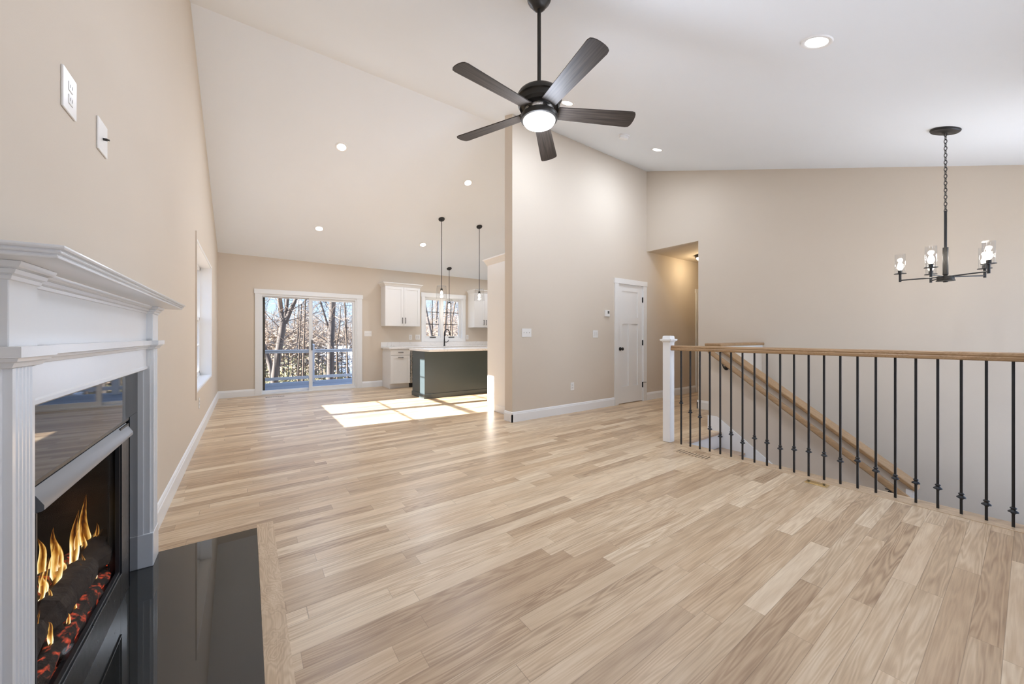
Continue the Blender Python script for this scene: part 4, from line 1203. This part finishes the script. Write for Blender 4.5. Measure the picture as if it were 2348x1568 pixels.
# ------------------------------------------------------------------ outside
def groundmat():
    m, ns, ls, b = mat('winter_ground')
    g = N(ns, 'NewGeometry'); sp = N(ns, 'SeparateXYZ'); ls.new(g.outputs['Position'], sp.inputs[0])
    n1 = N(ns, 'TexNoise'); n1.inputs['Scale'].default_value = 0.35; n1.inputs['Detail'].default_value = 6
    n2 = N(ns, 'TexNoise'); n2.inputs['Scale'].default_value = 6; n2.inputs['Detail'].default_value = 5
    ls.new(g.outputs['Position'], n1.inputs['Vector']); ls.new(g.outputs['Position'], n2.inputs['Vector'])
    leaf = mixc(ns, ls, n2.outputs[0], (0.16, 0.11, 0.07), (0.38, 0.29, 0.20))
    # snow lies in patches near the house and covers the open field beyond the trees
    fld = mth(ns, ls, 'MULTIPLY', mth(ns, ls, 'SUBTRACT', sp.outputs[1], 34.0), 0.05)
    fld = mth(ns, ls, 'MINIMUM', fld, 1.2)
    side = mth(ns, ls, 'MULTIPLY', mth(ns, ls, 'SUBTRACT', sp.outputs[0], mth(ns, ls, 'MULTIPLY', sp.outputs[1], 0.125)), 0.35)
    fld = mth(ns, ls, 'ADD', fld, mth(ns, ls, 'MAXIMUM', side, -2.5))
    k = mth(ns, ls, 'ADD', mth(ns, ls, 'MULTIPLY_ADD', n1.outputs[0], 9.0, -4.9), fld)
    k.node.use_clamp = True
    c = mixc(ns, ls, k, leaf, (0.86, 0.88, 0.92))
    ls.new(c, b.inputs['Base Color']); b.inputs['Roughness'].default_value = 0.9
    return m
def gz(y):
    t = min(max((y - 32.0) / 56.0, 0.0), 1.0)
    return GZ + 2.35 * t * t * (3 - 2 * t)
GZ = -3.2
ys = [9.5, 20, 30] + [34 + 4 * i for i in range(15)] + [110, 330]
mb = MB()
for i in range(len(ys) - 1):
    mb.add([(-150, ys[i], gz(ys[i])), (260, ys[i], gz(ys[i])), (260, ys[i + 1], gz(ys[i + 1])), (-150, ys[i + 1], gz(ys[i + 1]))], [(0, 1, 2, 3)])
mb.build('ground', groundmat(), kind='structure')
MB().box(-150, -1.5, -60, 9.5, -3.4, -3.2).build('ground_side', groundmat(), kind='structure')
MB().box(-60, 80, -90, -1.5, -3.4, -3.2).build('ground_front', paint('front_bounce_snow', (0.80, 0.83, 0.88), 0.9), kind='structure')  # unseen ground whitened as snow to bounce sunlight up to the ceiling
MB().box(-0.5, 0.288, YB + 0.16, 12.4, -3.2, 3.2).build('wall_exterior_wing', paint('dark_siding', (0.075, 0.062, 0.045), 0.7), kind='structure')

def deckmat():
    m, ns, ls, b = mat('grey_deck_boards')
    g = N(ns, 'NewGeometry'); sp = N(ns, 'SeparateXYZ'); ls.new(g.outputs['Position'], sp.inputs[0])
    yr = mth(ns, ls, 'DIVIDE', sp.outputs[1], 0.14)
    w = N(ns, 'TexWhiteNoise', noise_dimensions='1D'); ls.new(mth(ns, ls, 'FLOOR', yr), w.inputs['W'])
    c = mixc(ns, ls, w.outputs[0], (0.22, 0.235, 0.26), (0.30, 0.315, 0.34))
    fy = mth(ns, ls, 'FRACT', yr)
    c = mixc(ns, ls, mth(ns, ls, 'LESS_THAN', fy, 0.06), c, (0.03, 0.03, 0.035))
    ls.new(c, b.inputs['Base Color']); b.inputs['Roughness'].default_value = 0.6
    return m
dk = tag(MB().box(0.29, 9.0, YB + 0.165, 12.05, -0.16, -0.12).build('deck', deckmat()), 'grey board deck outside the sliding glass door', 'deck')
rl = thing('deck_railing', (4.0, 11.7, -0.12), 'white deck railing with thin black balusters outside the sliding door', 'railing')
for a, b_ in ((0.29, 1.42), (1.53, 3.55), (3.66, 5.7), (5.81, 7.9)):
    mb = MB(); mb.box(a, b_, 11.66, 11.74, 0.755, 0.79); mb.box(a, b_, 11.68, 11.72, 0.70, 0.755)
    mb.build('top_rail', M_vinyl, rl, bevel=0.004)
    MB().box(a, b_, 11.675, 11.725, -0.02, 0.055).build('bottom_rail', M_vinyl, rl, bevel=0.004)
    n_ = int((b_ - a) / 0.105)
    for i in range(1, n_ + 1):
        x = a + (b_ - a) * i / (n_ + 1)
        MB().lathe([(0.0085, 0.05), (0.0085, 0.71)], (x, 11.70, 0), 6).build('baluster', M_black, rl)
for x in (1.475, 3.605, 5.755, 7.95):
    mb = MB(); mb.box(x - 0.055, x + 0.055, 11.645, 11.755, -0.119, 0.90)
    mb.lathe([(0.095, 0.90), (0.095, 0.915), (0.0, 0.96)], (x, 11.70, 0), 4, Matrix.Rotation(PI / 4, 3, 'Z'))
    mb.build('post', M_vinyl, rl)

def barkmat(name, a, b_):
    m, ns, ls, b = mat(name)
    g = N(ns, 'TexCoord'); mp = N(ns, 'Mapping'); mp.inputs['Scale'].default_value = (6, 6, 1.5)
    ls.new(g.outputs['Object'], mp.inputs[0])
    n1 = N(ns, 'TexNoise'); n1.inputs['Scale'].default_value = 2; n1.inputs['Detail'].default_value = 5
    ls.new(mp.outputs[0], n1.inputs['Vector'])
    ls.new(mixc(ns, ls, n1.outputs[0], a, b_), b.inputs['Base Color']); b.inputs['Roughness'].default_value = 0.95
    return m
M_bark = barkmat('grey_bark', (0.05, 0.042, 0.038), (0.14, 0.118, 0.105))
M_bark2 = barkmat('brown_bark', (0.05, 0.037, 0.028), (0.13, 0.098, 0.075))
M_twig = barkmat('tan_twigs', (0.14, 0.10, 0.072), (0.32, 0.245, 0.185))
GZ = -3.2
def grow(mb, tw, p, d, L, r, lvl, rnd, minr=0.008, maxl=4):
    n = 4
    pts, rad = [p.copy()], [r]
    dd = d.copy()
    for i in range(n):
        dd = (dd + Vector((rnd.uniform(-1, 1), rnd.uniform(-1, 1), rnd.uniform(-0.4, 0.7))) * 0.14).normalized()
        pts.append(pts[-1] + dd * L / n); rad.append(r * (1 - 0.45 * (i + 1) / n))
    (mb if lvl < 2 else tw).tube(pts, rad, 7 if lvl == 0 else 5 if lvl == 1 else 3)
    if lvl >= maxl: return
    k = (4, 5, 5, 4)[min(lvl, 3)]
    for i in range(k):
        t = 0.3 + 0.7 * (i + rnd.random() * 0.6) / k
        idx = min(int(t * n), n - 1)
        q = pts[idx].lerp(pts[idx + 1], t * n - idx)
        a = rnd.uniform(0, 2 * PI); sp_ = rnd.uniform(0.5, 1.0)
        side = dd.orthogonal().normalized(); side.rotate(Matrix.Rotation(a, 3, dd))
        nd = (dd * (1 - sp_ * 0.45) + side * sp_ + Vector((0, 0, 0.15))).normalized()
        grow(mb, tw, q, nd, L * rnd.uniform(0.42, 0.62), max(r * rnd.uniform(0.30, 0.45), minr), lvl + 1, rnd, minr, maxl)
def tree_proto(seed, H, r, maxl, mt_, name='bare_tree', multi=1):
    rnd = random.Random(seed)
    t = thing(name, (0, 0, 0), 'x', 'tree')
    mb, tw = MB(), MB()
    # straight bole that carries ascending limbs
    n = 9
    pts, rad = [Vector((0, 0, 0))], [r * 1.15]
    d = Vector((rnd.uniform(-0.05, 0.05), rnd.uniform(-0.05, 0.05), 1))
    for i in range(n):
        d = (d + Vector((rnd.uniform(-1, 1), rnd.uniform(-1, 1), 0.3)) * 0.05).normalized()
        pts.append(pts[-1] + d * H / n); rad.append(r * (1 - 0.8 * (i + 1) / n) + 0.012)
    mb.tube(pts, rad, 9)
    for i in range(16):
        t_ = 0.25 + 0.72 * i / 16
        idx = min(int(t_ * n), n - 1); q = pts[idx].lerp(pts[idx + 1], t_ * n - idx)
        a = rnd.uniform(0, 2 * PI)
        nd = Vector((math.cos(a), math.sin(a), rnd.uniform(0.35, 1.0))).normalized()
        grow(mb, tw, q, nd, H * rnd.uniform(0.13, 0.26), max(rad[idx] * 0.35, 0.015), 1, rnd, 0.007, maxl)
    mb.build('trunk', mt_, t, smooth=60); tw.build('twigs', M_twig, t)
    return t
protos = [tree_proto(11, 12.0, 0.13, 3, M_bark2), tree_proto(12, 10.0, 0.09, 3, M_bark), tree_proto(13, 13.0, 0.16, 3, M_bark2), tree_proto(14, 8.0, 0.06, 3, M_bark2)]
FAR = 'slender bare brown tree in the winter woods beyond the deck'
for p_ in protos: p_['label'] = FAR; p_['group'] = 'bare trees in the woods beyond the deck'
rnd = random.Random(5)
cnt = 0
def place(x, y, i, sc):
    global cnt
    p_ = protos[i]
    if cnt < len(protos): o = protos[cnt]
    else: o = dup(p_, (x, y, GZ))
    o.location = (x, y, gz(y) - 0.05); o.rotation_euler = (0, 0, rnd.uniform(0, 6.28)); o.scale = (sc, sc, sc)
    cnt += 1
for k in range(30):                       # woods on the left, nearer the house
    y = 30 + 50 * (k / 30) + rnd.uniform(-1, 1)
    place(y * rnd.uniform(0.0, 0.125), y, rnd.randrange(4), rnd.uniform(0.38, 0.66))
for k in range(120):                       # tree line beyond the snowy field
    y = rnd.uniform(86, 104)
    place(y * (0.02 + 0.24 * (k + rnd.random()) / 120), y, rnd.randrange(4), rnd.uniform(0.34, 0.58))
for k in range(5):                        # a few slender ones standing in the field
    y = rnd.uniform(34, 60)
    place(y * rnd.uniform(0.13, 0.23), y, 3, rnd.uniform(0.7, 1.0))
for k in range(60):
    y = rnd.uniform(60, 96)
    place(y * (0.39 + 0.15 * (k + rnd.random()) / 60), y, rnd.randrange(4), rnd.uniform(0.5, 0.85))
for k in range(5):
    place(-7 - 3 * k + rnd.uniform(-1, 1), 12 + 9 * k + rnd.uniform(-3, 3), rnd.randrange(4), 0.9)

def limb_tree(name, label, trunks, mt_, seed, maxl=4):
    rnd = random.Random(seed)
    base = trunks[0][0][0]
    t = thing(name, base, label, 'tree')
    mb, tw = MB(), MB()
    for pts, rad in trunks:
        P = [Vector(p) for p in pts]
        mb.tube(P, rad, 12)
        for i in range(1, len(P)):
            for q_ in range(2):
                q = P[i - 1].lerp(P[i], rnd.random())
                if q.z < 0.4: continue
                a = rnd.uniform(0, 2 * PI)
                nd = Vector((math.cos(a), math.sin(a) * 0.7, rnd.uniform(0.1, 0.9))).normalized()
                grow(mb, tw, q, nd, rnd.uniform(1.0, 2.2), max(rad[i] * 0.22, 0.012), 2, rnd, 0.006, maxl)
    mb.build('trunk', mt_, t, smooth=60); tw.build('twigs', M_twig, t)
limb_tree('forked_tree', 'large grey tree trunk forking into three limbs, in the left pane of the sliding door',
          [([(0.98, 17.0, GZ), (0.83, 16.62, -0.47), (0.93, 16.5, 0.4), (1.04, 16.45, 1.17), (1.12, 16.4, 1.85)], [0.2, 0.125, 0.12, 0.11, 0.11]),
           ([(1.12, 16.4, 1.7), (1.03, 16.45, 2.1), (0.99, 16.49, 2.6), (0.95, 16.5, 5.0)], [0.09, 0.085, 0.08, 0.05]),
           ([(1.14, 16.4, 1.7), (1.2, 16.35, 2.2), (1.24, 16.32, 2.6), (1.3, 16.3, 4.6)], [0.07, 0.06, 0.055, 0.03]),
           ([(1.16, 16.4, 1.65), (1.33, 16.25, 2.15), (1.51, 16.12, 2.6), (2.1, 15.9, 4.8)], [0.085, 0.075, 0.06, 0.03]),
           ([(0.85, 16.65, -0.6), (0.70, 16.75, 0.1), (0.49, 16.85, 0.84), (0.25, 16.9, 2.2)], [0.11, 0.09, 0.075, 0.05])], M_bark, 31)
limb_tree('pale_tree', 'tall straight pale trunk with a side limb, in the right pane of the sliding door',
          [([(2.62, 15.6, GZ), (2.54, 15.38, -0.44), (2.57, 15.36, 1.0), (2.62, 15.33, 2.49), (2.66, 15.3, 6.5)], [0.17, 0.125, 0.118, 0.105, 0.06]),
           ([(2.56, 15.4, 1.0), (2.44, 15.46, 1.67), (2.22, 15.61, 2.55), (1.9, 15.8, 4.2)], [0.045, 0.04, 0.03, 0.02])], M_bark, 32)
limb_tree('thin_tree', 'thin dark tree right of the pale trunk in the sliding door view',
          [([(3.12, 15.0, GZ), (3.08, 15.0, -0.31), (3.05, 15.03, 1.0), (2.99, 15.07, 2.5), (2.95, 15.1, 5.5)], [0.06, 0.036, 0.033, 0.026, 0.015]),
           ([(2.78, 15.2, GZ), (2.76, 15.2, -0.3), (2.74, 15.2, 0.9), (2.84, 15.2, 1.5), (2.88, 15.2, 2.3)], [0.05, 0.032, 0.028, 0.022, 0.012])], M_bark2, 33)
limb_tree('twin_stem_tree', 'twin-stemmed brown tree beside the centre stile of the sliding door',
          [([(1.66, 16.0, GZ), (1.71, 15.98, -0.39), (1.74, 15.95, 1.0), (1.78, 15.93, 2.4), (1.8, 15.9, 5.5)], [0.06, 0.04, 0.033, 0.024, 0.015]),
           ([(1.62, 16.1, GZ), (1.56, 16.1, -0.39), (1.60, 16.1, 0.8), (1.68, 16.1, 2.4)], [0.05, 0.032, 0.026, 0.018])], M_bark2, 34)
limb_tree('window_tree', 'leaning trunk seen through the left sash of the kitchen window',
          [([(8.45, 18.9, GZ), (8.12, 18.8, 1.0), (7.90, 18.9, 2.1), (7.7, 19.0, 3.4), (7.5, 19.0, 6.0)], [0.12, 0.085, 0.065, 0.04, 0.02]),
           ([(8.30, 18.7, 1.9), (8.33, 18.65, 2.6), (8.30, 18.6, 3.4), (8.3, 18.6, 5.6)], [0.05, 0.06, 0.06, 0.03])], M_bark, 35)
limb_tree('window_fork_tree', 'dark forked tree seen through the right sash of the kitchen window',
          [([(8.62, 18.4, GZ), (8.62, 18.4, 0.8), (8.66, 18.3, 1.9), (8.78, 18.3, 3.2), (8.8, 18.2, 6)], [0.10, 0.075, 0.065, 0.04, 0.02]),
           ([(9.0, 18.2, GZ), (9.02, 18.15, 1.0), (8.95, 18.15, 1.9), (9.15, 18.1, 3.0), (9.4, 18.0, 4.5)], [0.07, 0.05, 0.04, 0.035, 0.02])], M_bark2, 36)

# evergreen brush below the deck: each shrub an object
M_shrub = barkmat('olive_brush', (0.10, 0.095, 0.045), (0.34, 0.30, 0.17))
M_brown = barkmat('tan_brush', (0.12, 0.086, 0.06), (0.32, 0.245, 0.18))
def shrub_proto(seed, leaf=None, lab='olive brown winter shrub in the brush below the deck railing', grp='shrubs below the deck', nl=800):
    rnd = random.Random(seed)
    t = thing('shrub', (0, 0, 0), lab, 'shrub', grp)
    mb, lf_ = MB(), MB()
    for k in range(9):
        a = rnd.uniform(0, 6.28); d = Vector((math.cos(a) * 0.6, math.sin(a) * 0.6, 1)).normalized()
        mb.tube([(0, 0, 0), d * 0.9, d * 1.9 + Vector((0, 0, 0.2))], [0.03, 0.02, 0.008], 4)
    for k in range(nl):
        p = Vector((rnd.gauss(0, 0.75), rnd.gauss(0, 0.6), abs(rnd.gauss(1.2, 0.55))))
        d = Vector((rnd.uniform(-1, 1), rnd.uniform(-1, 1), rnd.uniform(-0.3, 1))).normalized() * 0.10
        s_ = d.orthogonal().normalized() * 0.03
        b0 = len(lf_.v)
        lf_.v += [tuple(p - d), tuple(p + s_), tuple(p + d), tuple(p - s_)]
        lf_.f.append((b0, b0 + 1, b0 + 2, b0 + 3))
    mb.build('stems', M_bark2, t); lf_.build('foliage', leaf or M_shrub, t)
    return t
sh = [shrub_proto(41), shrub_proto(42)]
rnd = random.Random(9)
for k in range(34):
    y = 16 + 26 * (k / 34); x = y * rnd.uniform(0.03, 0.24)
    if k >= 26: y = rnd.uniform(18, 34); x = y * rnd.uniform(0.40, 0.52)
    o = sh[k] if k < 2 else dup(sh[k % 2], (0, 0, 0))
    o.location = (x, y, gz(y)); o.rotation_euler = (0, 0, rnd.uniform(0, 6.28)); sc = rnd.uniform(0.95, 1.4) if x < 0.12 * y else rnd.uniform(0.7, 0.95); o.scale = (sc, sc, sc * rnd.uniform(0.8, 1.1))

bp_ = [shrub_proto(51, M_brown, 'tan leafless thicket in the undergrowth between the woodland trees', 'tan thickets in the woods', 1100),
       shrub_proto(52, M_brown, 'tan leafless thicket in the undergrowth between the woodland trees', 'tan thickets in the woods', 1100)]
for k in range(46):
    if k < 26:
        y = 24 + 40 * (k / 26); x = y * rnd.uniform(0.0, 0.135); sc = rnd.uniform(1.3, 2.0)
    elif k < 36:
        y = rnd.uniform(86, 92); x = y * (0.13 + 0.115 * (k - 26) / 10); sc = rnd.uniform(1.0, 1.5)
    else:
        y = rnd.uniform(30, 60); x = y * rnd.uniform(0.39, 0.54); sc = rnd.uniform(1.5, 2.2)
    o = bp_[k] if k < 2 else dup(bp_[k % 2], (0, 0, 0))
    o.location = (x, y, gz(y)); o.rotation_euler = (0, 0, rnd.uniform(0, 6.28)); o.scale = (sc * 1.2, sc * 1.2, sc)
